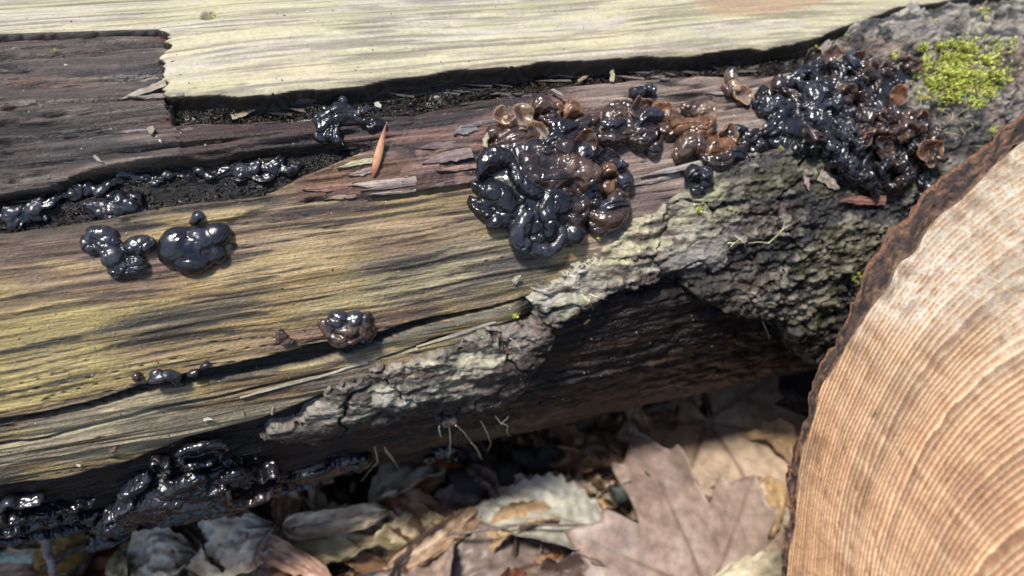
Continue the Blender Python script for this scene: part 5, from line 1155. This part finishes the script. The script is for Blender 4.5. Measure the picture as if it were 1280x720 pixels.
for lab, a, b, w_, c_, lf in [
    ('small upright straw coloured wood chip below the bleached ledge right of centre', (763, 104), (764, 88), 7, (.46, .36, .2), (4, 8)),
    ('slanted brown wood chip in the crevice left of the upright chip', (722, 104), (735, 98), 5, (.36, .26, .13), (4, 6)),
    ('thin grey chip standing behind the top of the largest cluster', (688, 116), (700, 128), 6, (.30, .26, .2), (8, 14)),
    ('small pale chip under the ledge right of the black jelly tuft', (471, 130), (474, 139), 8, (.48, .46, .38), (4, 6)),
    ('brown block-like chip in the dark crevice right of the broken edge', (290, 148), (320, 141), 8, (.32, .23, .13), (3, 7)),
    ('little cream flake on the bark near the hole right of the long crack', (640, 352), (650, 344), 9, (.50, .42, .28), (3, 10)),
    ('tiny pale triangular chip above the ruffled black curtain', (255, 524), (266, 520), 6, (.66, .60, .45), (3, 7)),
    ('tiny straw coloured flake on the left part of the bottom edge', (97, 580), (101, 578), 5, (.62, .56, .42), (3, 5)),
    ('short cream splinter upright on the dark wood below the lower strip', (340, 517), (341, 506), 3, (.52, .42, .22), (2, 5)),
    ('short slanted cream splinter left of the upright one', (305, 518), (303, 511), 3, (.52, .42, .22), (2, 5)),
    ('tan leaf scrap wedged at the left edge of the largest cluster', (604, 186), (609, 168), 7, (.42, .32, .14), (8, 12)),
    ('little brown chip lying in the crevice below the broken edge', (188, 160), (194, 170), 8, (.36, .28, .16), (3, 6)),
    ('thin pale chip just right of the little brown chip', (196, 172), (203, 182), 3, (.42, .38, .24), (3, 5)),
    ('grey curl of bark fibre on the weathered dark wood at left', (118, 196), (130, 205), 4, (.26, .21, .17), (3, 5)),
    ('pale rectangular bark flake beside the base of the black cluster', (1022, 220), (1045, 236), 20, (.42, .32, .22), (4, 6)),
    ('small pink and white bark flake left of the pale rectangular flake', (1003, 212), (1006, 238), 10, (.38, .22, .19), (4, 6)),
    ('reddish orange strip of bark under the black cluster', (1105, 250), (1046, 252), 15, (.34, .11, .06), (3, 5)),
    ('tiny yellow leaf scrap on the bark below the dark hollow', (729, 402), (733, 395), 5, (.40, .25, .08), (6, 9)),
    ('small brown scale on the bottom edge above the ruffled curtain', (139, 564), (146, 556), 8, (.34, .2, .1), (2, 5))]:
    splinter(a, b, w_, c_, 2, lf, 'wood_chip', None, lab, 'chip', CH)
# moss
MG = wood_material('moss_green', streak=(900., 900., 900.), lo=.7, hi=1.3, bump=.1)
def moss(n, gen, label, name='moss', kind=None, cat=None, size=(2.5, 5.0), grp=None):
    """little leafy shoots: each a fan of narrow pointed leaflets"""
    VV = []; FF = []; CC = []; base = 0
    for i in range(n):
        x, y = gen(); P, A, px = frame(x, y); px = px; h = r5.uniform(3, 9)
        ctr_ = P + A[2] * px * h * .3
        c = np.array(r5.choice([(.42, .50, .06), (.55, .60, .11), (.24, .30, .04), (.62, .64, .18), (.26, .20, .06)]))
        tl = np.array([r5.uniform(-.5, .5), r5.uniform(-.5, .5), 1.]); tl /= np.linalg.norm(tl)
        for k in range(9):
            a = r5.uniform(0, 6.28); el = r5.uniform(.2, 1.2); L_ = r5.uniform(*size)
            hh_ = h * k / 9
            d = np.array([math.cos(a) * math.cos(el), math.sin(a) * math.cos(el), math.sin(el)]); s_ = np.cross(d, [.1, .2, 1]); s_ /= np.linalg.norm(s_)
            o = tl * hh_; q = np.array([o, o + d * L_ * .5 + s_ * L_ * .14, o + d * L_, o + d * L_ * .5 - s_ * L_ * .14, o + d * L_ * .5 + np.array([0, 0, -.35])])
            VV.append((q * px) @ A + ctr_); FF += [(base, base + 1, base + 2), (base, base + 2, base + 3), (base, base + 4, base + 1), (base, base + 3, base + 4), (base + 4, base + 2, base + 1), (base + 4, base + 3, base + 2)]; base += 5
            CC += [c * r5.uniform(.7, 1.25)] * 5
    V = W(np.concatenate(VV)); o = link_mesh(name, V, np.array(FF, np.int32), MG, smooth=False, attrs={'col': np.array(CC), 'st': V, 'wet': np.full(len(V), .3)}, loc=V[0])
    return tag(o, label, cat, grp, kind)
clus = [(1200, 62, 9, 170), (1172, 60, 5, 60), (1182, 92, 10, 240), (1212, 104, 11, 240), (1196, 78, 9, 160), (1150, 84, 6, 60), (1160, 104, 6, 60), (1240, 98, 7, 90), (1232, 116, 6, 70), (1188, 120, 8, 110), (1230, 78, 6, 60), (1150, 62, 3, 25), (1218, 128, 6, 50), (1175, 112, 18, 160), (1205, 85, 30, 220), (1250, 60, 14, 60)]
pick = [c for c in clus for _ in range(c[3])]
def mg():
    c = r5.choice(pick); return r5.gauss(c[0], c[2]), r5.gauss(c[1], c[2] * .62)
moss(1500, mg, 'bright green moss cushion on the bark at upper right', kind='stuff')
for lab, x, y, n, sp_ in [('tiny bright green moss sprig alone on the bleached wood at upper left', 265, 26, 5, 2.5), ('tiny green moss sprig on bark between the amber cluster and the dark bark', 870, 262, 9, 3), ('small yellow green moss tuft at the top right edge of the log', 1228, 20, 26, 6),
                          ('tiny moss sprig at the top left side of the black knobbly cluster', 1012, 66, 9, 3.5), ('tiny moss sprig on the grey bark above the black knobbly cluster', 1050, 50, 9, 4), ('lime green moss speck at the right foot of the largest cluster', 745, 297, 4, 1.6), ('small moss tuft at the foot of the moss cushion near the sawn end', 1240, 165, 12, 5),
                          ('small green moss speck on the weathered dark wood at left', 73, 70, 3, 2), ('yellow green moss tuft at the rim left of the sawn bark edge', 1063, 345, 10, 5), ('tiny moss speck by the end of the long crack', 641, 392, 4, 2.5), ('moss speck on top bark edge right of the amber cluster', 972, 185, 5, 3), ('mossy fleck at the top between ledge and grey bark', 1115, 70, 8, 4)]:
    moss(n, lambda x=x, y=y, s=sp_: (r5.gauss(x, s), r5.gauss(y, s * .7)), lab, 'moss_sprig', None, 'moss', grp='small moss sprigs on the log')
# grit and rot crumbs in the crevices
def along(ln_a, ln_b, x0, x1, n):
    out = []
    sa_, sb_ = xs(x0, 200), xs(x1, 200)
    S = rng.uniform(sa_, sb_, n); t = rng.random(n); T = TL(S, ln_a) * (1 - t) + TL(S, ln_b) * t; return S, T
MGR = wood_material('rotten_crumb', streak=(900., 900., 900.), lo=.7, hi=1.3, bump=.3, rbase=.9); MGR.node_tree.nodes['Principled BSDF'].inputs['Specular IOR Level'].default_value = .15
def grit(n, S, T, cols, label, sz=(.00015, .0006)):
    h = hgt(S, T); P = W(surf(S, T, h)); c = np.array(cols)[rng.integers(0, len(cols), len(S))]
    s_ = rng.uniform(sz[0], sz[1], len(S)) ; return scatter_bits('grit', P, s_, c, MGR, label)
S1, T1 = along(L1, L2, 216, 1010, 2600); grit(0, S1, T1, [(.018, .015, .012), (.030, .024, .02), (.012, .011, .010), (.022, .018, .015), (.02, .017, .013), (.07, .05, .035)], 'dark rotten crumbs filling the crevice under the bleached ledge')
S1, T1 = along(L3, L4, -20, 470, 1300); grit(0, S1, T1, [(.018, .015, .013), (.025, .02, .018), (.012, .011, .011), (.05, .04, .035)], 'dark crumbs in the upper left crevice between the black beads')
n = 1500; xy = np.stack([rng.uniform(0, 1250, n), rng.uniform(20, 600, n)], -1); S1, T1 = to_st(xy[:, 0], xy[:, 1]); grit(0, S1, T1, [(.30, .25, .2), (.12, .09, .07), (.05, .04, .035), (.5, .45, .36)], 'fine pale and dark grit sprinkled over the log', (.00008, .0003))
# torn fibres hanging along the broken lip and the dark channel
for k in range(34):
    x = r5.uniform(225, 990); y = float(np.interp(x, [225, 450, 600, 850, 990], [138, 124, 104, 86, 76])) + r5.uniform(2, 26) * (1 if x < 650 else .5); l = r5.uniform(14, 46)
    d = r5.uniform(-.5, .3); c = r5.choice([(.10, .075, .05), (.055, .042, .033), (.17, .13, .085), (.035, .028, .024)])
    splinter((x + l, y - .09 * l), (x, y + d * l * .4), r5.uniform(2, 5), c, 1.5, (1, r5.uniform(2, 7)), 'splinter', fallen)
for k in range(16):
    x = r5.uniform(10, 420); y = float(np.interp(x, [0, 60, 180, 260, 420], [252, 240, 212, 206, 184])) + r5.uniform(2, 10); l = r5.uniform(14, 36)
    splinter((x + l, y - .18 * l), (x, y), r5.uniform(2, 4), r5.choice([(.06, .045, .035), (.13, .10, .08), (.03, .025, .022)]), 1.5, (1, 4), 'splinter', fallen)
